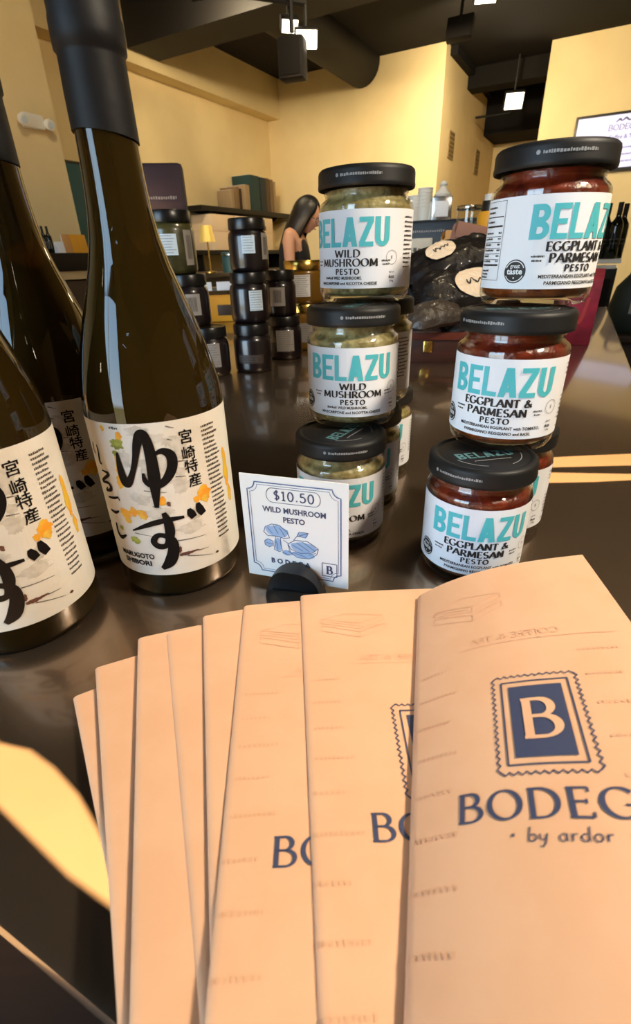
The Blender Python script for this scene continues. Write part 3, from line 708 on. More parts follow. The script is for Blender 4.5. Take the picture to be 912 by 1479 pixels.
# ------------------------------------------------------------------ price card in its round clip
ca, cb = Vector((.0191, .2437)), Vector((-.0451, .2649))
cx_ = (ca - cb).normalized(); cw = (ca - cb).length
mid = (ca + cb) / 2
cang = math.atan2(cx_.y, cx_.x)
t = thing('price_card', 'white price card with blue border and a mushroom drawing, stuck in a black clip', 'price card', (mid.x, mid.y, .0075), cang)
hw, hc = cw / 2, .0725
MB().box(-hw, hw, -.0004, .0004, 0, hc).build('card', cardm, t, smooth=0)
cf = lambda x, y: (x, -.0006, y)
i = Ink(.01); b_ = .0045; q = .007
W0, H0 = hw - b_, hc - b_
out = [(-W0 + q, H0), (W0 - q, H0)] + [(W0 - q * cos(rad(a)) * 1, H0 - q + q * (1 - sin(rad(a)))) for a in ()]
def corner(cx, cy, r, a0, a1): return arc(cx, cy, r, r, a0, a1, 8)
for inset, w_ in ((0, .0007), (.0016, .0003)):
    X, Y0, Y1, r_ = W0 - inset, b_ + inset, H0 - inset, .005
    pth = [(-X + r_, Y1)] + [(X - r_, Y1)] + corner(X, Y1, r_, 180, 270)[1:] + corner(X, Y0, r_, 90, 180) + corner(-X, Y0, r_, 0, 90) + corner(-X, Y1, r_, -90, 0) + [(-X + r_, Y1)]
    i.stroke(pth, w_)
i.lay('border', cf, cardblue, t)
i = Ink(.002); i.text('$10.50', .0005, .0575, .0058, .16, .13, .0255, serif=False, track=.16)
i.stroke([(-.013, .0555)] + arc(-.0135, .0603, .0035, .0047, 270, 90, 10) + arc(.0135, .0603, .0035, .0047, 90, -90, 10) + [(-.013, .0555)], .00035)
i.sans('WILD MUSHROOM', 0, .0488, .0052, .028, width=.0405); i.sans('PESTO', 0, .0425, .0052, .028, width=.0140)
i.sans('B O D E G A', -.0036, .0118, .0050, .04, width=.0265)
i.lay('lettering', cf, navy, t)
i = Ink(.002)                                       # the mushroom and bowl drawing
Mp = lambda X, Y: ((X - 450) / 680 * .0675, .0725 * (1 - (Y - 97 - (X - 420) * .105) / 660))
def dl(pts, w=.00045): i.stroke([Mp(*p) for p in pts], w)
dl([(242, 430), (255, 395), (300, 378), (350, 385), (400, 430), (415, 465), (380, 470), (320, 455), (270, 455), (242, 430)])
dl([(320, 458), (315, 500), (305, 545), (340, 560), (360, 550), (350, 500), (355, 465)]); dl([(242, 490), (265, 475), (300, 490), (300, 520), (270, 530), (245, 515), (242, 490)])
dl([(400, 505), (450, 480), (530, 485), (600, 530), (560, 560), (480, 565), (420, 540), (400, 505)]); dl([(400, 510), (415, 560), (460, 595), (540, 600), (590, 570), (602, 532)])
dl([(465, 450), (480, 425), (540, 432), (520, 462), (465, 450)]); dl([(440, 480), (462, 455), (540, 432)]); dl([(360, 560), (400, 580), (430, 575), (400, 550)])
for a, b in (((270, 400), (300, 440)), ((310, 385), (340, 440)), ((350, 400), (385, 460)), ((430, 510), (500, 550)), ((460, 495), (540, 550)), ((500, 490), (575, 545)), ((430, 560), (520, 590)), ((540, 575), (585, 560)), ((325, 490), (330, 545)), ((255, 500), (290, 510)), ((370, 480), (400, 500))): dl([a, b], .0004)
i.lay('drawing', cf, cardblue, t)
i = Ink(.003)
for X, Y, a, b in ((330, 425, 75, 38), (500, 525, 85, 35), (500, 575, 80, 22), (335, 510, 26, 45), (270, 503, 26, 24), (502, 445, 32, 15), (390, 565, 30, 18)):
    x, y = Mp(X, Y); i.blob(x, y, a * .000099, b * .00011, 16, .1)
i.lay('drawing_wash', lambda x, y: (x, -.0005, y), cardpale, t)
i = Ink(.004); bx, by, bs = hw - .0166, .0078, .0095
for a, b in (((bx, by), (bx + bs, by)), ((bx + bs, by), (bx + bs, by + bs)), ((bx + bs, by + bs), (bx, by + bs)), ((bx, by + bs), (bx, by))): i.stroke([a, b], .0005)
i.text('B', bx + bs / 2, by + .0018, .0056, .24, .1, None); i.lay('corner_emblem', cf, navy, t)
t = thing('card_clip', 'round black clip holding up the white price card', 'card holder', (mid.x - .001, mid.y - .005, 0), cang)
pr = MB().prism([(.0172 * cos(a), .0172 * sin(a)) for a in [2 * pi * k_ / 40 for k_ in range(40)]], lambda u, v, d: (u, d, max(0.0, .0050 + v)), -.0045, .0025)
pr.v = [(x, y + (.004 * (1 - abs(x) / .0172)) * (-1 if y < 0 else 0.4), z) for x, y, z in pr.v]
pr.build('disc', clipm, t, smooth=30)
MB().lathe([(0, 0), (.019, 0), (.0195, .002), (.015, .006), (0, .0075)], 40).build('foot', clipm, t)

# ------------------------------------------------------------------ the fan of peach menus
MW, ML, TH = .09, .216, .0006
def menu(label, TL, T, R, bulge, lift, prints=True, pdx=0.0, pdy=0.0):
    T = Vector(T).normalized(); R = Vector(R); R = (R - T * R.dot(T)).normalized(); N = R.cross(T)
    t = thing('folded_menu', label, 'menu', (0, 0, 0), 0, 'fanned peach menus'); t.location = (TL[0], TL[1], CT + TL[2])
    bend = lambda u: bulge * (4 * u * (1 - u)) * (1.25 - .5 * u) - (.0011 * (1 - u / .022) ** 2 if u < .022 else 0)
    def surf(a, m, off=0.0):
        u = a / MW
        p = R * a - T * m + N * (bend(u) + off)
        return tuple(p)
    na, nm = 22, 26
    def sheet(off, ang=0.0, inset=0.0):
        s = MB(); k = 0
        for th_ in (0, -TH):
            for j in range(nm + 1):
                for i_ in range(na + 1):
                    u = (i_ / na) ** 1.7; a = inset + u * (MW - 2 * inset)
                    p = Vector(surf(a, ML * j / nm, th_ + off)) - N * (a * math.tan(ang))
                    s.v.append(tuple(p))
        n1 = (na + 1) * (nm + 1)
        for j in range(nm):
            for i_ in range(na):
                q = j * (na + 1) + i_
                s.f.append((q, q + 1, q + na + 2, q + na + 1)); s.f.append((n1 + q, n1 + q + na + 1, n1 + q + na + 2, n1 + q + 1))
        edge = [i_ for i_ in range(na + 1)] + [(na + 1) * j + na for j in range(1, nm + 1)] + [(na + 1) * nm + i_ for i_ in range(na - 1, -1, -1)] + [(na + 1) * j for j in range(nm - 1, 0, -1)]
        for x, y in zip(edge, edge[1:] + edge[:1]): s.f.append((x, y, n1 + y, n1 + x))
        return s
    cov = sheet(0).build('cover', paperm, t, smooth=50)
    sheet(-TH * 1.05, lift, .0022).build('back_panel', paperm, t, smooth=50)
    if prints:
        rot = rad(-4.4)
        F = lambda off: (lambda x, y: surf(x, -y, off))
        i = Ink(.002)                                 # y is minus the distance from the top edge
        i.text('BODEGA', .0470 + pdx, -.1500 - pdy, .0090, .17, .07, .0580, track=.15, pen=8, sw=.11)
        cx, cy = .0452 + pdx, -.1138 - pdy; hw_, hh_ = .0138, .0212
        zig = []
        def side(x0, y0, x1, y1, n):
            for k_ in range(n):
                for q_, o_ in ((0, 0), (.5, .0011)):
                    u = (k_ + q_) / n; nx, ny = (y1 - y0), -(x1 - x0); l = math.hypot(nx, ny)
                    zig.append((x0 + (x1 - x0) * u - nx / l * o_, y0 + (y1 - y0) * u - ny / l * o_))
        side(cx - hw_, cy + hh_, cx + hw_, cy + hh_, 11); side(cx + hw_, cy + hh_, cx + hw_, cy - hh_, 16); side(cx + hw_, cy - hh_, cx - hw_, cy - hh_, 11); side(cx - hw_, cy - hh_, cx - hw_, cy + hh_, 16)
        i.stroke(zig + [zig[0]], .0006)
        fx, fy = hw_ - .0024, hh_ - .0026
        for a, b in (((-fx, fy), (fx, fy)), ((fx, fy), (fx, -fy)), ((fx, -fy), (-fx, -fy)), ((-fx, -fy), (-fx, fy))): i.stroke([(cx + a[0], cy + a[1]), (cx + b[0], cy + b[1])], .0006)
        i.rect(cx - .0090, cy - .0160, cx + .0090, cy + .0160)
        sx_, sy_ = cx, -.1540
        i.text('by ardor', .0470 + pdx, -.1566 - pdy, .0040, .10, .08, .0205, serif=False, track=.06, slant=.12)
        i.blob(.0470 + pdx - .0138, -.1548 - pdy, .0005, .0005, 8, 0); i.blob(.0470 + pdx + .0145, -.1548 - pdy, .0005, .0005, 8, 0)
        i.turn(rot, .0462, -.13)
        i.lay('cover_print', F(.0003), navy, cov)
        i = Ink(.002); i.text('B', cx + .0004, cy - .0085, .017, .17, .075, .0118, sw=.1); i.turn(rot, .0462, -.13); i.lay('emblem_letter', F(.0006), paperm, cov)
        i = Ink(.002)                                 # the drawing and lines inside showing through, mirrored
        for pts in ([(10, 30), (24, 25), (44, 28), (30, 35), (10, 30)], [(10, 30), (10, 34), (30, 40), (44, 32), (44, 28)], [(10, 36), (30, 43), (44, 36)], [(10, 36), (10, 41), (30, 48), (44, 40), (44, 36)], [(30, 35), (30, 40)], [(30, 43), (30, 48)], [(14, 33), (28, 37)], [(33, 41), (42, 36)]):
            i.stroke([(x / 1000, -y / 1000) for x, y in pts], .0004)
        k0 = len(i.v); i.text('COFFEE & TEA', .046, -.0665, .0036, .18, .08, .036); i.v[k0:] = [(.092 - x, y) for x, y in i.v[k0:]]
        i.stroke([(.022, -.0690), (.084, -.0690)], .0003)
        for k_ in range(9):
            y = -.080 - k_ * .0145
            for x0 in (.006, .068): i.scribble(x0, x0 + random.uniform(.010, .016), y, .0016, .5)
        i.turn(rot * .6, .0462, -.05)
        i.lay('show_through', F(.0002), faint, cov)
    return t
edges = [((105, 1007), (156, 1268)), ((137, 965), (151, 1190)), ((199, 922), (186, 1479)), ((240, 915), (288, 1467)), ((293, 890), (299, 1186)), ((352, 875), (294, 1479)), ((434, 860), (459, 1445))]
names = ['lowest peach menu at the far left end of the fan', 'second peach menu from the left end of the fan', 'third peach menu from the left in the fan', 'fourth peach menu from the left, a narrow strip between its neighbours', 'fifth peach menu from the left in the fan', 'peach menu third from the top of the fan, showing only the letters BO low down', 'peach menu directly under the top one, a slice of its stamp showing']
for n_, ((a, b), lab) in enumerate(zip(edges, names)):
    A = onto(*a, 0.003 + .0014 * n_); nn = Vector((0, .14, 1)).normalized(); d = ray(*b)
    B = Vector((0, 0, EYE)) + d * ((A - Vector((0, 0, EYE))).dot(nn) / d.dot(nn))
    T_ = (A - B).normalized(); menu(lab, A, T_, T_.cross(nn), .0007, rad(.12), prints=n_ >= 5, pdx=.003 if n_ == 6 else .0, pdy=.0055)
menu('topmost peach menu with a blue stamp, its right side lifted toward the jars', (.0581, .2241, .0153), (.2222, .9649, -.1399), (.9069, -.1519, .3931), .0055, rad(5))

# ------------------------------------------------------------------ preserve jars farther along the counter
def preserve(name, label, loc, rz, r, h, fill, lid, labels, group, lid_h=.016, glass=True):
    t = thing(name, label, 'jar', loc, rz, group)
    b = h - lid_h - .004
    MB().lathe([(0, .002), (r * .86, 0), (r * .97, .003), (r, .009), (r, b - .010), (r * .95, b - .003), (r * .86, b), (r * .85, b + .006), (0, b + .006)], 40).build('glass_body', fill, t, smooth=50)
    MB().lathe([(r * .9, b + .003), (r * .93, b + .002), (r * .94, b + .005), (r * .93, h - .002), (r * .9, h), (r * .8, h), (r * .78, h - .001), (0, h - .001)], 40).build('lid', lid, t, smooth=40)
    for s0, s1, z0, z1, m_, kind in labels:
        L = Ink(.004); L.rect(s0, z0, s1, z1); lb = L.lay('label', on_cyl(r, .0003), m_, t)
        i = Ink(.004)
        if kind == 'bar':
            x = s0 + (s1 - s0) * .25
            while x < s0 + (s1 - s0) * .78:
                w = random.uniform(.0005, .0014); i.rect(x, z0 + (z1 - z0) * .18, x + w, z0 + (z1 - z0) * .85); x += w + random.uniform(.0006, .0013)
        else:
            n = int((z1 - z0) / .0042)
            for k_ in range(n): i.scribble(s0 + .002, s1 - random.uniform(.002, (s1 - s0) * .3), z1 - .0035 - k_ * .0042, .0014, .4)
        i.lay('print', on_cyl(r, .0006), greyink, lb)
    return t
GD = 'dark preserve jars in a small pyramid'
lab_b = [(-.008, .016, .030, .058, bluelab, 'txt'), (.030, .046, .020, .062, greylab, 'bar')]
lab_k = [(-.018, .014, .020, .055, greylab, 'bar')]
lab_g = [(-.020, .018, .018, .060, greylab, 'txt')]
pr1 = preserve('preserve_jar', 'dark jar at the foot of the centre pyramid, ribbed with glassy highlights', onto(368, 534), 0, .036, .086, darkfill, lidd, [(-.026, .024, .018, .034, MATS['dark_cabinet'], 'txt')], GD)
def pj(label, p, rz, labels, fill=darkfill, lid=lidd, r=.036, h=.086, group=GD): return preserve('preserve_jar', label, p, rz, r, h, fill, lid, labels, group)
def lev(p, z): return (p.x, p.y, z)
q1 = onto(368, 534); q2 = onto(413, 516)
pj('squat dark jar with a grey label, just right of the pyramid foot', q2, .1, lab_g, r=.037)
pj('dark jar with a pale blue label on the pyramid middle level', (q1.x - .002, q1.y + .028, .0862), .0, [(.004, .030, .022, .056, bluelab, 'txt')])
pj('dark jar with a barcode label on the middle level beside the pale blue one', (q2.x - .006, q2.y + .01, .0862), -.05, lab_k, r=.034)
pj('dark jar at the very top of the centre pyramid with a pale blue label', (q1.x + .002, q1.y + .045, .1724), .0, lab_b)
GL = 'jars stacked behind the neck of the full-view bottle'
s1 = onto(308, 540); s2 = onto(281, 474, .0862); s3 = at(250, 402, .96)
pj('dark jar with a grey label at the bottom of the stack beside the bottle shoulder', s1, .2, lab_g, group=GL)
pj('dark jar with a barcode label in the middle of the stack beside the bottle shoulder', (s1.x - .03, s1.y + .02, .0862), .35, lab_k, group=GL)
pj('large green jar with a white label on top of the stack beside the bottle', (s1.x - .052, s1.y + .035, .1724), .05, [(-.016, .017, .030, .062, bluelab, 'txt'), (.030, .048, .014, .068, greylab, 'bar')], fill=greenfill, r=.041, h=.098, group=GL)
h0 = at(440, 440, 1.22)
preserve('preserve_jar', 'gold-lidded jar underneath the amber jar', (h0.x, h0.y, 0), 0, .043, .1, honeym, goldm, lab_g, 'amber jars with gold lids')
preserve('preserve_jar', 'amber jar with a gold lid and pinkish white label below the person', (h0.x, h0.y, .1), .1, .047, .088, honeym, goldm, [(-.028, .010, .016, .060, labelm, 'txt')], 'amber jars with gold lids')

# ------------------------------------------------------------------ crate of wrapped packets behind the jar stacks
c0 = at(636, 480, 1.02)
t = thing('wooden_crate', 'dark wooden crate with a brass latch, filled with black packets', 'crate', (c0.x + .02, c0.y + .1, 0), -.2)
ch_ = c0.z
m_ = MB(); m_.box(-.15, .15, -.1, -.09, 0, ch_ - .014, .001); m_.box(-.15, .15, .09, .1, 0, ch_ - .014, .001); m_.box(-.15, -.14, -.09, .09, 0, ch_ - .014, .001); m_.box(.14, .15, -.09, .09, 0, ch_ - .014, .001)
m_.build('side_panels', woodm, t)
MB().box(-.14, .14, -.09, .09, .002, .01).build('bottom', woodm, t, smooth=0)
rm = MB(); rm.box(-.155, .155, -.106, -.088, ch_ - .014, ch_, .002); rm.box(-.155, .155, .088, .106, ch_ - .014, ch_, .002); rm.box(-.155, -.138, -.09, .09, ch_ - .014, ch_, .002); rm.box(.138, .155, -.09, .09, ch_ - .014, ch_, .002)
rm.build('rim', mat('wood_rim', srgb(104, 48, 34), .3), t)
MB().box(-.03, -.012, -.105, -.1, ch_ - .038, ch_ - .016, .003).build('latch', goldm, t)

def packet(label, p, size, rot, m_=bagm, oval=None, group='wrapped packets heaped in the crate', text=True):
    """pillow packet: x long, y across, z thick; gathered at both ends"""
    t = thing('wrapped_packet', label, 'packet', (0, 0, 0), 0, group)
    t.location = (p[0], p[1], CT + p[2]); t.rotation_euler = rot
    L, W_, H = size; n, k_ = 26, 22; s = MB(); rnd = random.Random(label)
    ph = [rnd.uniform(0, 6) for _ in range(6)]
    def P(u, v, sg, sm_=1.0):                                   # u, v in -1..1
        e_ = 1 - abs(u) ** 5; w = W_ * (.55 + .45 * e_) if abs(u) > .8 else W_
        w = W_ * (1 - .45 * max(0, abs(u) - .72) / .28)
        th = H * max(0, (1 - abs(u) ** 3.2)) ** .6 * max(0, 1 - abs(v) ** 3) ** .6
        q_ = Vector((u * 2.6 + ph[0], v * 2.2 + ph[1], ph[2])); wr = sm_ * (.22 * H * mnoise.noise(q_) + .16 * H * (1 - 2 * abs(mnoise.noise(q_ * 2.7))) - .1 * H) * (1 if abs(u) < .98 and abs(v) < .98 else .3)
        return (u * L, v * w, sg * th + wr + .12 * H * sin(3 * u + ph[2]))
    for sg in (1, -1):
        k0 = len(s.v)
        for j in range(k_ + 1):
            for i_ in range(n + 1): s.v.append(P(-1 + 2 * i_ / n, -1 + 2 * j / k_, sg))
        for j in range(k_):
            for i_ in range(n):
                q = k0 + j * (n + 1) + i_; f_ = (q, q + 1, q + n + 2, q + n + 1); s.f.append(f_ if sg > 0 else f_[::-1])
    s.build('wrapper', m_, t, smooth=60)
    for e_ in (-1, 1):                                 # crimped seal
        c = MB(); 
        for j in range(17):
            y = W_ * .55 * (-1 + j / 8); c.v += [(e_ * L * .97, y, .12 * H * sin(3 * e_ + ph[2]) + .0012 * (-1) ** j), (e_ * L * 1.12, y * 1.25, .12 * H * sin(3 * e_ + ph[2]) + .003 * (-1) ** j)]
        c.f = [(2 * j, 2 * j + 1, 2 * j + 3, 2 * j + 2) for j in range(16)]
        c.build('crimped_end', m_, t, smooth=0)
    if oval:
        ou, ov, ra, rb = oval; i = Ink(.003); i.blob(0, 0, 1, 1, 32, 0)
        i.f = i.f; sub = Ink()
        rings = 6; sub.v = [(0, 0)]
        for q in range(1, rings + 1):
            for a in range(32): sub.v.append((q / rings * cos(2 * pi * a / 32), q / rings * sin(2 * pi * a / 32)))
        for a in range(32):
            b = (a + 1) % 32; sub.f.append((0, 1 + a, 1 + b))
            for q in range(rings - 1): sub.f.append((1 + q * 32 + a, 1 + (q + 1) * 32 + a, 1 + (q + 1) * 32 + b, 1 + q * 32 + b))
        def lf(off):
            def g(x, y):
                q = P(ou + x * ra, ov + y * rb, 1, .6); return (q[0], q[1], q[2] + off)
            return g
        lb = sub.lay('oval_label', lf(.0042), creamlab, t)
        if text:
            w = Ink(.01); w.smooth([(-.5, .1, .05), (-.4, -.2, .09), (-.28, .2, .05), (-.15, .0, .09), (-.05, -.15, .06), (.1, .15, .07), (.2, -.15, .07), (.32, .12, .05), (.45, -.1, .09), (.55, .2, .04)], 5)
            w.lay('script_marks', lf(.0050), blackink, lb)
    return t
def pk(px, py, dist): return at(px, py, dist)
packet('black packet lying on top of the heap, its cream oval label facing up', pk(654, 376, 1.12), (.100, .050, .026), (.55, -.22, .12), oval=(-.27, .05, .29, .54), text=True)
packet('black packet whose cream label with script shows beside the topmost eggplant jar', pk(668, 418, 1.06), (.085, .045, .022), (.85, -.05, .05), oval=(.28, .0, .52, .72))
packet('dark packet wedged at the left of the heap, only a corner of its label showing', pk(602, 412, 1.12), (.06, .045, .024), (.75, -.3, .5), oval=(-.1, -.55, .5, .35), text=False)
packet('cloudy clear packet at the front lip of the crate', pk(628, 455, 1.0), (.055, .03, .018), (.5, -.18, .25), m_=bagclear)
packet('dark packet with a gilded edge at the upper left of the heap', pk(598, 380, 1.2), (.055, .04, .014), (.5, .22, .35))
packet('dark packet low in the heap behind the lid of the middle eggplant jar', pk(690, 452, 1.08), (.075, .04, .022), (.6, -.3, .2), oval=(-.3, -.5, .4, .2), text=False)

# kraft bags behind the heap
def paper_bag(label, p, w, d, h, rz, m_, tilt=0.0, lab=None):
    t = thing('paper_bag', label, 'bag', p, rz); t.rotation_euler = (0, tilt, rz)
    s = MB(); n = 14; L = 12
    for j in range(L + 1):
        v = j / L; z = h * v; ww = w * (1 + .04 * sin(7 * v)); dd = d * (1 - .85 * max(0, v - .25) / .75)
        ring_ = []
        for a in range(40):
            an = 2 * pi * a / 40; c_, s_ = cos(an), sin(an)
            x = ww * math.copysign(abs(c_) ** .35, c_); y = dd * math.copysign(abs(s_) ** .5, s_)
            ring_.append((x + .006 * sin(5 * v + a), y + .004 * sin(9 * v + a * .9), z + (.012 * sin(a * .5) * v)))
        s.v += ring_
    for j in range(L):
        for a in range(40):
            b = (a + 1) % 40; s.f.append((j * 40 + a, j * 40 + b, (j + 1) * 40 + b, (j + 1) * 40 + a))
    s.f.append(tuple(reversed(range(40)))); s.f.append(tuple(L * 40 + a for a in range(40)))
    bg_ = s.build('bag_body', m_, t, smooth=40)
    fo = MB().box(-w * .98, w * .98, -.012, .010, h - .02, h + .012, .004).build('folded_top', m_, t)
    if lab:
        lb = MB().box(-w * .5, w * .5, -d * .72 - .003, -d * .72, h * .45, h * .72, .001).build('label', labelm, t)
        i = Ink(.01); i.scribble(-w * .4, w * .4, h * .55, h * .09, .3); i.lay('marks', lambda x, y: (x, -d * .72 - .0035, y), blackink, lb)
    return t
b0 = at(678, 400, 1.42); paper_bag('tan kraft paper bag slumped behind the black packets', (b0.x, b0.y, 0), .085, .055, at(678, 342, 1.42).z, -.25, kraftm, .06)
b1 = at(650, 400, 1.27); paper_bag('smaller brown-pink paper bag with a white label, leaning on the kraft bag', (b1.x, b1.y, 0), .05, .04, at(650, 332, 1.27).z, -.2, pinkm, .22, lab=True)

# ------------------------------------------------------------------ coffee machine and what stands on it
m0 = at(640, 345, 2.0)
mz = at(640, 317, 2.0).z
t = thing('coffee_machine', 'wide black machine with a cream front panel at the far end of the counter', 'coffee machine', (m0.x, m0.y + .12, 0), -.42)
MB().box(-.21, .21, -.14, .14, .03, mz, .012).build('housing', blackgl, t)
MB().box(-.19, .02, -.146, -.139, mz - .12, mz - .055, .003).build('front_panel', mat('cream_panel', srgb(214, 204, 184), .5), t)
i = Ink(.02); i.scribble(-.12, -.02, mz - .098, .016, .3); i.lay('panel_marks', lambda x, y: (x, -.147, y), greyink, t)
i = Ink(.02); i.scribble(-.12, .06, mz - .038, .008, .4); i.lay('name_marks', lambda x, y: (x, -.1405, y), greylab, t)
MB().box(-.18, .18, -.21, -.12, .03, .06, .008).build('drip_tray', silverm, t)
MB().tube([(.09, -.14, mz - .12), (.09, -.18, mz - .13), (.09, -.2, mz - .14)], .018, 14).build('group_head', silverm, t)
for sx_ in (-.17, .17):
    for sy_ in (-.1, .1): MB().lathe([(.0, 0), (.02, 0), (.016, .03), (0, .03)], 14, c=(sx_, sy_)).build('foot', clipm, t)
def on_machine(px, dist=2.0): 
    a = at(px, 317, dist); return (a.x, a.y + .10, mz)
def cups(px, n, label, r=.026):
    t = thing('paper_cup_stack', label, 'cups', on_machine(px), 0, 'white cup stacks on the coffee machine')
    for k_ in range(n): MB().lathe([(0, .0), (r * .78, 0), (r, .045), (r * 1.05, .046), (r * 1.02, .049), (r * .96, .046), (r * .75, .004), (0, .004)], 24).xform(Matrix.Translation((0, 0, k_ * .011))).build('cup', whitem, t)
cups(606, 4, 'shorter stack of white cups at the left end of the coffee machine'); cups(621, 6, 'taller stack of white cups second from the left on the machine')
cups(634, 2, 'low stack of white cups beside the metal canister', .022)
t = thing('canister', 'square pale metal canister with a pointed white lid on the coffee machine', 'canister', on_machine(647), -.2)
MB().box(-.035, .035, -.035, .035, 0, .075, .005).build('body', silverm, t)
MB().box(-.022, .022, -.0365, -.035, .012, .06, .001).build('label', labelm, t)
MB().lathe([(.028, .075), (.03, .082), (.014, .098), (.010, .105), (.014, .112), (.008, .122), (0, .123)], 20).build('lid', whitem, t)
g0 = at(679, 330, 1.7)
t = thing('glass_press', 'tall glass jar of dark coffee with a metal rim right of the canister', 'coffee jar', (g0.x, g0.y + .02, 0), 0)
gz = at(679, 300, 1.7).z
MB().lathe([(0, 0), (.06, 0), (.06, .02), (.045, .05), (.045, gz - .13), (.05, gz - .125), (0, gz - .125)], 28).build('base', blackgl, t)
MB().lathe([(.036, gz - .124), (.036, gz), (.034, gz), (.034, gz - .12)], 28, cap0=False, cap1=False, close=True).build('glass', jarglass, t)
MB().lathe([(0, gz - .12), (.033, gz - .12), (.033, gz - .05), (0, gz - .05)], 24).build('coffee', darkfill, t)
MB().lathe([(.037, gz - .004), (.038, gz - .002), (.038, gz + .004), (.037, gz + .006), (0, gz + .007)], 28).build('rim', silverm, t)
o0 = at(697, 330, 1.62); oz = at(697, 312, 1.62).z
t = thing('syrup_bottle', 'orange bottle with a black neck and white cap beside the coffee jar', 'bottle', (o0.x + .02, o0.y, 0), 0)
MB().lathe([(0, 0), (.034, 0), (.036, .004), (.036, oz), (.03, oz + .01), (0, oz + .011)], 28).build('body', orangem, t)
MB().lathe([(.028, oz + .010), (.026, oz + .035), (0, oz + .035)], 24).build('neck', clipm, t)
MB().lathe([(.022, oz + .035), (.022, oz + .05), (0, oz + .051)], 24).build('cap', whitem, t)

# ------------------------------------------------------------------ right side: crimson carton, wine display, tote, screen
k0 = at(850, 500, 1.0); k0 = onto(846, 500)
t = thing('carton', 'crimson carton standing behind the right-hand jar stack', 'carton', (k0.x - .006, k0.y + .05, 0), -CH)
kz = .192 + 1.3 * math.tan(rad(-1.6))
MB().box(-.045, .035, -.035, .035, 0, kz - .02, .002).build('body', crim, t)
MB().prism([(-.035, kz - .02), (.035, kz - .02), (.004, kz), (-.004, kz)], lambda u, v, d: (d, u, v), -.045, .035).build('folded_top', crim, t, smooth=0)
i = Ink(.01); i.smooth([(-.03, .03, .006), (-.01, .06, .01), (.01, .05, .008), (.02, .1, .006)], 6); i.smooth([(-.02, .11, .004), (.0, .13, .009), (.02, .12, .004)], 6)
i.lay('swirl', lambda x, y: (x - .005, -.0355, y), MATS['red_print'], t)

w0 = at(884, 374, 3.55)
t = thing('display_cabinet', 'tall black display cabinet with a white top edge holding wine bottles', 'cabinet', (w0.x, w0.y + .12, -1), -HEAD)
wz = w0.z + 1
MB().box(-.2, .10, -.13, .13, 0, wz - .05, .004).build('body', blackgl, t)
MB().box(-.21, .11, -.14, .14, wz - .022, wz, .003).build('top', whitem, t)
MB().box(-.10, .09, -.138, -.13, wz - .05, wz - .03, .002).build('price_rail', whitem, t)
MB().box(-.18, .08, -.134, -.13, .15, wz - .1, .002).build('door', blackm, t)
def wine(name, label, p, h, m_=winem, lab=None, capc=capm, group=None, cat='bottle', r=None):
    t = thing(name, label, cat, p, random.uniform(-.4, .4), group); r = r or h * .125
    MB().lathe([(0, .004), (r * .9, 0), (r, .004), (r, h * .58), (r * .92, h * .64), (r * .55, h * .71), (r * .38, h * .76), (r * .36, h * .97), (0, h * .97)], 24).build('glass_body', m_, t, smooth=50)
    MB().lathe([(r * .385, h * .80), (r * .385, h * .985), (r * .36, h), (0, h)], 16).build('capsule', capc, t)
    if lab: 
        L = Ink(.02); L.rect(-r * 1.1, h * .18, r * 1.1, h * .46); lb = L.lay('label', on_cyl(r, .0006), lab, t)
        i = Ink(.02); i.scribble(-r * .8, r * .8, h * .34, h * .03, .3); i.scribble(-r * .6, r * .6, h * .27, h * .02, .3); i.lay('label_marks', on_cyl(r, .0012), greyink, lb)
    return t
GW = 'wine bottles on the display cabinet'
wt = w0.z
for px, dz, lab_, tx in ((873, .02, MATS['dark_cabinet'], 'dark wine bottle nearest the topmost eggplant jar on the display cabinet'), (889, .0, MATS['black_gloss'], 'broad-shouldered dark wine bottle second on the display cabinet'), (897, .13, MATS['black_gloss'], 'dark wine bottle at the right end of the display cabinet')):
    a = at(px, 372, 3.55 + dz); wine('wine_bottle', tx, (a.x, a.y + .06, wt), .28, lab=lab_, group=GW)
g0 = at(903, 462, 2.75)
t = thing('tote_bag', 'dark green-black bag with a grey label hanging at the right edge', 'bag', (g0.x + .07, g0.y + .05, at(903, 484, 2.75).z), -HEAD)
MB().lathe([(0, 0), (.09, 0), (.11, .02), (.115, .12), (.10, .2), (.06, .25), (.05, .26), (0, .262)], 28).xform(Matrix.Diagonal((1, .6, 1, 1))).build('body', mat('bottle_green_canvas', srgb(28, 38, 34), .6, bump=(20, .3)), t)
MB().tube([(.05 * cos(a), 0, .25 + .09 * sin(a)) for a in [pi * q / 14 for q in range(15)]], .008, 8).build('handle', clipm, t)
MB().box(-.03, .03, -.07, -.064, .09, .16, .001).build('label', greylab, t)
tp = t.location.z - CT
t2 = thing('stand', 'low dark cabinet under the green-black bag at the right edge', 'stand', (t.location.x, t.location.y, -1), -HEAD)
MB().box(-.16, .62, -.12, .16, tp + .97, tp + 1.0, .004).build('top', cabm, t2)
MB().box(-.15, .6, -.1, .15, 0.04, tp + .97, .003).build('body', cabm, t2)
MB().box(-.13, .58, -.08, .13, 0, .04, 0).build('plinth', blackm, t2, smooth=0)
t = thing('wall_screen', 'bright menu screen on the yellow wall at upper right', 'screen', (0, 0, 0), 0)
t.location = room(.2, 6.61, 0); t.rotation_euler = (0, 0, -HEAD)
MB().box(-.8, .62, -.05, 0, .885, 1.36, .008).build('bezel', clipm, t)
sf = MB().box(-.775, .595, -.054, -.0495, .91, 1.335, 0).build('display', screenm, t, smooth=0)
i = Ink(.05); sfn = lambda x, y: (x, -.0555, y)
i.text('BODEGA', -.36, 1.215, .042, .13, .06, .27, sw=.1); i.sans('Coffee & Tea', -.36, 1.145, .045, .0, width=.24)
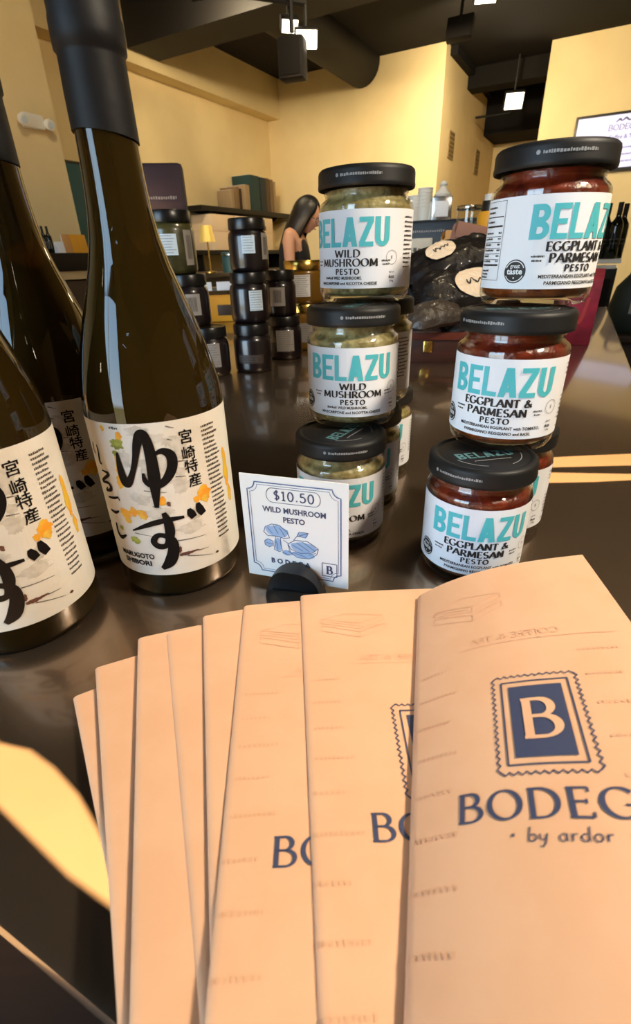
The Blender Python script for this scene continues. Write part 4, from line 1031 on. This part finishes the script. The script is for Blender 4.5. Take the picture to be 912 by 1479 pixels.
i.smooth([(-.44, 1.278, .004), (-.41, 1.298, .016), (-.39, 1.285, .008), (-.36, 1.303, .016), (-.33, 1.285, .01), (-.29, 1.293, .004)], 5)
i.stroke([(-.66, 1.135), (-.47, 1.135)], .003); i.stroke([(-.25, 1.135), (.05, 1.135)], .003)
for k_ in range(3):
    i.scribble(-.5, -.22, 1.065 - k_ * .055, .014, .4); i.scribble(.05, .4, 1.16 - k_ * .07, .014, .4)
i.lay('screen_text', sfn, screenink, sf)

# ------------------------------------------------------------------ left wall: cabinet, shelf, books, boxes
def rp(r, d, z): v = room(r, d, z); return (v.x, v.y, v.z - CT)
CZ = .10
t = thing('back_cabinet', 'long dark cabinet along the left wall under the shelf', 'cabinet', rp(-3.5, 4.6, -1), -HEAD)
MB().box(-.42, .42, -1.4, 1.4, 0, 1 + CZ - .04, .004).build('body', cabm, t)
MB().box(-.42, .45, -1.43, 1.43, 1 + CZ - .04, 1 + CZ, .004).build('top', mat('cabinet_top', srgb(86, 76, 68), .35), t)
for k_ in range(4):
    d_ = MB().box(.42, .432, -1.36 + k_ * .69, -.72 + k_ * .69, .1, .98, .004).build('door', cabm, t)
    MB().tube([(.445, -.80 + k_ * .69, .5), (.45, -.80 + k_ * .69, .6), (.445, -.80 + k_ * .69, .7)], .008, 8).build('handle', silverm, d_)
t = thing('wall_shelf', 'thin black shelf on the left wall holding a row of books', 'shelf', rp(-3.78, 5.2, .66), -HEAD)
MB().box(-.14, .14, -.86, .85, -.022, .022, .003).build('board', blackgl, t)
for y_ in (-.6, .6): MB().prism([(-.13, -.022), (.1, -.022), (-.13, -.16)], lambda u, v, d: (u, d, v), y_ - .01, y_ + .01).build('bracket', blackgl, t, smooth=0)
GB = 'books standing on the black wall shelf'
bk = [('tan-spined small book at the left end of the shelf', 4.92, .17, .05, 1, .10), ('tall pale book second from the left on the shelf', 4.99, .20, .06, 4, .11), ('dark narrow book between the pale ones on the shelf', 5.06, .19, .03, 5, .1), ('cream book with tan panels in front of the large teal book', 5.15, .23, .08, 1, .13), ('large teal book, the tallest on the shelf', 5.30, .33, .17, 0, .13), ('dark teal book right of the largest one on the shelf', 5.46, .325, .10, 3, .13), ('brown book near the right end of the shelf', 5.57, .33, .07, 2, .12), ('tan book at the right end of the shelf', 5.66, .325, .05, 4, .12), ('thin cream book last on the right of the shelf', 5.72, .31, .03, 1, .12)]
for lab_, d_, h_, w_, ci, dep in bk:
    t = thing('book', lab_, 'book', rp(-3.78, d_, .683), -HEAD, GB)
    MB().box(-dep * .9, dep, -w_ / 2, w_ / 2, 0, h_, .004).build('cover', BOOKC[ci], t)
    MB().box(-dep * .85, dep * .93, -w_ / 2 + .004, w_ / 2 - .004, .004, h_ + .0015).build('pages', labelm, t, smooth=0)
t = thing('lower_shelf', 'lower black shelf carrying the cream boxes', 'shelf', rp(-3.76, 5.1, .27), -HEAD)
MB().box(-.16, .17, -1.0, .9, -.02, .02, .003).build('board', blackgl, t)
for y_ in (-.8, .7): MB().box(-.15, .1, y_ - .01, y_ + .01, -.17, -.02, .001).build('bracket', blackgl, t)
beige = mat('cream_box_card', srgb(226, 200, 166), .7); beige2 = mat('cream_box_emblem', srgb(128, 92, 62), .7)
for d_, w_, lab_ in ((4.62, .36, 'cream box at the left end of the lower shelf, no emblem in view'), (5.0, .34, 'cream box with a round emblem on the lower shelf, left one of the pair'), (5.37, .34, 'cream box with a round emblem on the lower shelf, right one of the pair')):
    t = thing('gift_box', lab_, 'box', rp(-3.74, d_, .29), -HEAD, 'cream boxes on the lower shelf')
    MB().box(-.13, .13, -w_ / 2, w_ / 2, 0, .24, .004).build('base', beige, t); MB().box(-.134, .134, -w_ / 2 - .004, w_ / 2 + .004, .17, .32, .004).build('lid', beige, t)
    if d_ > 4.8: MB().lathe([(0, .0), (.028, .0), (.028, .003), (0, .003)], 24).xform(Matrix.Translation((.134, 0, .22)) @ Matrix.Rotation(pi / 2, 4, 'Y')).build('emblem', beige2, t)
l0 = at(306, 402, 4.75)
t = thing('table_lamp', 'slim gold table lamp on the back cabinet', 'lamp', (l0.x, l0.y, CZ), 0)
MB().lathe([(0, 0), (.055, 0), (.055, .008), (.01, .014), (.006, .02), (0, .02)], 28).build('base', goldm, t)
MB().tube([(0, 0, .014), (0, 0, .30)], .007, 10).build('stem', goldm, t)
MB().lathe([(.066, .235), (.045, .355), (.043, .355), (.063, .235)], 28, close=True).build('shade', goldglow, t)
t = thing('serving_tin', 'teal tin beside the gold lamp on the back cabinet', 'tin', (at(335, 385, 4.7).x, at(335, 385, 4.7).y, CZ), 0)
MB().lathe([(0, 0), (.075, 0), (.078, .01), (.078, .12), (.074, .125), (.081, .126), (.081, .15), (.07, .155), (0, .156)], 32).build('body', tealm, t); MB().lathe([(.0815, .13), (.082, .135), (.0815, .14)], 32, cap0=False, cap1=False).build('band', silverm, t)

pm = at(232, 318, 1.75)
t = thing('order_display', 'dark purple display with rounded corners above the green jar', 'display', (pm.x, pm.y, 0), .12)
MB().box(-.105, .085, -.02, .02, pm.z - .03, pm.z + .14, .015).build('housing', purplem, t)
MB().tube([(0, .01, .01), (0, .015, pm.z - .02)], .014, 12).build('post', clipm, t)
MB().lathe([(0, 0), (.08, 0), (.08, .008), (.02, .016), (0, .016)], 32).build('base', clipm, t)
i = Ink(.01); i.scribble(-.05, .06, pm.z + .05, .009, .25); i.lay('lettering_marks', lambda x, y: (x, -.0206, y), greylab, t)
o1 = onto(318, 462)
t = thing('storage_tray', 'orange tray seen between the dark jar stacks', 'tray', (o1.x - .02, o1.y, 0), .1)
m_ = MB(); m_.box(-.1, .1, -.06, -.054, 0, .08, .002); m_.box(-.1, .1, .054, .06, 0, .08, .002); m_.box(-.1, -.094, -.055, .055, 0, .08, .002); m_.box(.094, .1, -.055, .055, 0, .08, .002); m_.box(-.095, .095, -.055, .055, 0, .006)
m_.build('body', orangem, t)
MB().box(.02, .07, -.0615, -.06, .02, .055, .001).build('label', MATS['dark_cabinet'], t)
# slatted rack with price strips between the two jar stacks
k1 = at(310, 420, 2.3)
t = thing('price_rack', 'grey rack with pale price strips behind the orange tray', 'rack', (k1.x - .05, k1.y, 0), .1)
for z_ in (.02, .08): MB().box(-.16, .16, -.06, .06, z_, z_ + .012, .002).build('shelf_board', mat('grey_metal%s' % z_, srgb(110, 102, 96), .35, metal=.6), t)
for sx_ in (-.155, .155): MB().box(sx_ - .006, sx_ + .006, -.06, .06, 0, .13, .002).build('end_panel', clipm, t)
for sx_ in (-.09, .01, .1): MB().box(sx_ - .035, sx_ + .035, -.064, -.06, .082, .115, .001).build('price_strip', labelm, t)

# left end: shelf of wine bottles and orange cards on the pilaster wall, teal board
rr = Vector(ray(95, 385)); 
def onr(px, py, r_):
    d = ray(px, py); t_ = r_ / (d.x * RX + d.y * RY); return Vector((d.x * t_, d.y * t_, EYE + d.z * t_))
a0 = onr(95, 366, -3.35); S0 = ROOMI(a0)[1]
t = thing('bottle_shelf', 'dark deep shelf with bottles and cards seen between the bottle necks', 'shelf', rp(-3.38, S0, a0.z), -HEAD)
MB().box(-.17, .17, -.9, .5, -.11, 0, .004).build('board', blackgl, t)
MB().box(-.17, .15, -.9, .5, -.16, -.11, .002).build('valance', mat('shelf_trim', srgb(170, 156, 120), .6), t)
MB().box(-.17, .12, -.9, .5, -1 - a0.z, -.17, .004).build('lower_cabinet', cabm, t)
for k_, px in enumerate((70, 77, 84)):
    a = onr(px, 366, -3.3); wine('wine_bottle', ['dark wine bottle leftmost on the far left shelf', 'dark wine bottle in the middle of three on the far left shelf', 'dark wine bottle beside the white tags on the far left shelf'][k_], rp(-3.36, ROOMI(a)[1], a0.z), .16, lab=greylab, group='wine bottles on the far left shelf')
for k_, px in enumerate((91, 102, 113, 124)):
    a = onr(px, 366, -3.3)
    t = thing('greeting_card', ['white card at the left of the card row on the far left shelf', 'pale orange card second in the row on the far left shelf', 'orange card third in the row on the far left shelf', 'deep orange card last in the row on the far left shelf'][k_], 'card', rp(-3.30, ROOMI(a)[1], a0.z), pi / 2 - HEAD, 'cards on the far left shelf')
    hh = .07 if k_ == 0 else .115
    MB().box(-.032, .032, -.002, .002, 0, hh, .0005).xform(Matrix.Rotation(-.14, 4, 'X')).build('front_leaf', [labelm, kraftm, orangem, orangem][k_], t)
    MB().box(-.032, .032, -.002, .002, 0, hh, .0005).xform(Matrix.Translation((0, .034, 0)) @ Matrix.Rotation(.14, 4, 'X')).build('back_leaf', labelm, t)
a1 = onr(112, 300, -3.9)
t = thing('wall_board', 'dark teal board mounted on the left wall beyond the pilaster', 'board', rp(-3.918, ROOMI(a1)[1], a1.z), -HEAD)
MB().box(0, .02, -.25, .35, -.32, .3, .004).build('panel', tealm, t)
fr = MB(); fr.box(.0, .028, -.26, -.245, -.33, .31); fr.box(0, .028, .345, .36, -.33, .31); fr.box(0, .028, -.26, .36, -.335, -.32); fr.box(0, .028, -.26, .36, .3, .315); fr.build('frame', MATS['dark_cabinet'], t, smooth=0)

# ------------------------------------------------------------------ the person behind the counter
def skinned(verts, edges, radii, sub=2):
    me = bpy.data.meshes.new('sk'); me.from_pydata(verts, edges, []); o = bpy.data.objects.new('sk', me); COL.objects.link(o)
    md = o.modifiers.new('s', 'SKIN'); md.use_smooth_shade = True
    for i_, r_ in enumerate(radii):
        r_ = r_ if hasattr(r_, '__len__') else (r_, r_)
        me.skin_vertices[0].data[i_].radius = r_
    me.skin_vertices[0].data[0].use_root = True
    o.modifiers.new('u', 'SUBSURF').levels = sub
    dg = bpy.context.evaluated_depsgraph_get(); r = bpy.data.meshes.new_from_object(o.evaluated_get(dg))
    bpy.data.objects.remove(o)
    vs = [tuple(v.co) for v in r.vertices]; fs = [tuple(p.vertices) for p in r.polygons]; bpy.data.meshes.remove(r)
    return vs, fs
pp = at(424, 330, 4.45)
t = thing('person', 'dark-haired person in glasses and a sleeveless black top, looking down to the right', 'person', (pp.x, pp.y, -1), rad(-14))
HB = Matrix.Translation((.05, 0, 1.405)) @ Matrix.Rotation(rad(24), 4, 'Y') @ Matrix.Translation((-.03, 0, -1.40))
KZ = 1.045
hp = lambda x, y, z: tuple(HB @ Vector((x, y, z)))
V_, E_, R_ = [], [], []
def vtx(p, r, par=None):
    V_.append((p[0], p[1], p[2] * KZ)); R_.append(r)
    if par is not None: E_.append((par, len(V_) - 1))
    return len(V_) - 1
pel = vtx((0, 0, .86), (.15, .105)); sp1 = vtx((0, 0, .98), (.125, .09), pel); sp2 = vtx((.005, 0, 1.12), (.135, .1), sp1); ch1 = vtx((0, 0, 1.25), (.15, .1), sp2)
nb = vtx((.005, 0, 1.345), (.06, .06), ch1); nk = vtx((.035, 0, 1.375), .05, nb)
for s_ in (-1, 1):
    sh = vtx((0, s_ * .165, 1.29), .052, ch1); el = vtx((.02, s_ * .20, 1.04), .042, sh); wr = vtx((.21, s_ * .15, .98), .027, el); pa = vtx((.27, s_ * .13, .975), (.036, .018), wr)
    hip = vtx((0, s_ * .09, .80), .085, pel); kn = vtx((.02, s_ * .10, .46), .058, hip); an = vtx((-.01, s_ * .10, .08), .038, kn); to = vtx((.13, s_ * .11, .03), .03, an)
vs, fs = skinned(V_, E_, R_)
body = MB().add(vs, fs)
for s_ in (-1, 1):                                     # fingers and thumbs
    for q in range(4):
        y0 = s_ * .13 + (q - 1.5) * .017; ln = (.058, .068, .064, .05)[q]
        a, b = skinned([(.275, y0, 1.019), (.275 + ln * .55, y0, 1.014), (.275 + ln * .85, y0, .996), (.275 + ln, y0, .979)], [(0, 1), (1, 2), (2, 3)], [.0085, .008, .0075, .006], 1); body.add(a, b)
    a, b = skinned([(.235, s_ * .11, 1.016), (.262, s_ * .083, 1.006), (.285, s_ * .078, .994)], [(0, 1), (1, 2)], [.011, .0095, .0075], 1); body.add(a, b)
# head: an ovoid with brow, nose, lips, chin and ears, facing +x
hv = MB(); nu, nv = 40, 30
for j in range(nv + 1):
    ph_ = pi * j / nv
    for i_ in range(nu):
        a = 2 * pi * i_ / nu; x, y, z = sin(ph_) * cos(a), sin(ph_) * sin(a), cos(ph_)
        X, Y, Z = x * .098, y * .076, z * .118
        if Z < 0: X *= 1 - .12 * (-Z / .118); Y *= 1 - .32 * (-Z / .118) ** 1.2
        if Z < 0 and X < 0: X *= 1 - .35 * (-Z / .118)
        g = lambda cy, cz, wy, wz: math.exp(-((Y - cy) / wy) ** 2 - ((Z - cz) / wz) ** 2) if x > .2 else 0
        X += .026 * g(0, -.022, .011, .016) + .013 * g(0, -.002, .009, .026) - .010 * g(.031, .006, .016, .012) - .010 * g(-.031, .006, .016, .012)
        X += .006 * g(0, .026, .05, .012) + .009 * g(0, -.056, .02, .007) + .008 * g(0, -.068, .018, .006) + .016 * g(0, -.098, .024, .018)
        hv.v.append(hp(.055 + X, Y, 1.50 + Z))
for j in range(nv):
    for i_ in range(nu):
        i2 = (i_ + 1) % nu; hv.f.append((j * nu + i_, j * nu + i2, (j + 1) * nu + i2, (j + 1) * nu + i_))
body.add(hv.v, hv.f)
for s_ in (-1, 1):
    ea = MB().lathe([(0, -.006), (.014, -.006), (.018, 0), (.016, .006), (.008, .003), (0, .002)], 16).xform(Matrix.Translation(hp(.045, s_ * .076, 1.495)) @ Matrix.Rotation(s_ * pi / 2, 4, 'X') @ Matrix.Diagonal((.8, 1.5, 1, 1))); body.add(ea.v, ea.f)
bo = body.build('body', skin, t, smooth=80)
for s_ in (-1, 1):
    ey = MB().lathe([(.0125 * sin(pi * q / 10), -.0125 * cos(pi * q / 10)) for q in range(11)], 16).xform(Matrix.Translation(hp(.128, s_ * .031, 1.506))).build('eye', whitem, t)
    MB().lathe([(0, .0125), (.006, .0122), (.0065, .011)], 12, cap1=False).xform(Matrix.Translation(hp(.128, s_ * .031, 1.506)) @ Matrix.Rotation(pi / 2 + rad(22), 4, 'Y')).build('iris', hairm, ey)
MB().tube([hp(.148, -.02, 1.441), hp(.154, 0, 1.4415), hp(.148, .02, 1.441)], [.002, .0045, .002], 8).build('lips', MATS['red_print'], t)
gl = MB()
for s_ in (-1, 1):
    gl.tube([hp(.154 + .003 * cos(a), s_ * .033 + .025 * cos(a), 1.503 + .02 * sin(a)) for a in [2 * pi * q / 20 for q in range(21)]], .0026, 6)
    gl.tube([hp(.152, s_ * .058, 1.508), hp(.10, s_ * .076, 1.508), hp(.04, s_ * .08, 1.502)], .0022, 6)
gl.tube([hp(.157, -.009, 1.506), hp(.159, 0, 1.509), hp(.157, .009, 1.506)], .0024, 6); gl.build('glasses', clipm, t)
hr = MB(); nj = 26
for j in range(nj + 1):                                # hair: cap over the skull that runs down the back
    v = j / nj
    for i_ in range(33):
        a = rad(58) + (2 * pi - 2 * rad(58)) * i_ / 32
        if v < .5:
            ph_ = pi * v; rr_ = sin(ph_); fr_ = 1.0
            a2 = a if v > .28 else 2 * pi * i_ / 32 * 1.0
            aa = a * (v / .5) + (rad(10) + (2 * pi - rad(20)) * i_ / 32) * (1 - v / .5)
            p_ = hp(.050 + .112 * rr_ * cos(aa), .090 * rr_ * sin(aa), 1.505 + .13 * cos(ph_))
        else:
            w = (v - .5) * 2; q0 = Vector(hp(.050 + .112 * cos(a), .090 * sin(a), 1.505)); q1 = Vector((-.02 + .10 * cos(a), .10 * sin(a), 1.24 + .02 * sin(i_ * 2.1)))
            p_ = tuple(q0.lerp(q1, w) + Vector((-.015 * sin(pi * w), 0, 0)) + Vector((.004 * sin(i_ * 3.3), .004 * cos(i_ * 2.7), 0)) * w)
        hr.v.append(p_)
for j in range(nj):
    for i_ in range(32): hr.f.append((j * 33 + i_, j * 33 + i_ + 1, (j + 1) * 33 + i_ + 1, (j + 1) * 33 + i_))
ho = hr.build('hair', hairm, t, smooth=80); sm = ho.modifiers.new('thick', 'SOLIDIFY'); sm.thickness = .012; sm.offset = 0
tv, tf = skinned([(x, y, z * KZ) for x, y, z in [(0, 0, .84), (0, 0, .98), (.005, 0, 1.12), (0, 0, 1.245), (.003, 0, 1.315), (0, -.12, 1.285), (0, .12, 1.285)]], [(0, 1), (1, 2), (2, 3), (3, 4), (3, 5), (3, 6)], [(.165, .12), (.14, .105), (.15, .115), (.165, .118), (.075, .075), (.068, .068), (.068, .068)])
MB().add(tv, tf).build('sleeveless_top', topm, t, smooth=80)
W2 = [(0, 0, .91), (0, -.09, .80), (.02, -.10, .46), (-.01, -.10, .13), (0, .09, .80), (.02, .10, .46), (-.01, .10, .13)]
tv, tf = skinned(W2, [(0, 1), (1, 2), (2, 3), (0, 4), (4, 5), (5, 6)], [(.165, .125), .10, .075, .06, .10, .075, .06])
MB().add(tv, tf).build('trousers', topm, t, smooth=80)
for s_ in (-1, 1):
    tv, tf = skinned([(-.03, s_ * .10, .045), (.06, s_ * .105, .04), (.16, s_ * .112, .035)], [(0, 1), (1, 2)], [(.045, .045), (.045, .04), (.04, .032)]); MB().add([(x, y, max(z, .002)) for x, y, z in tv], tf).build('shoe', clipm, t, smooth=80)
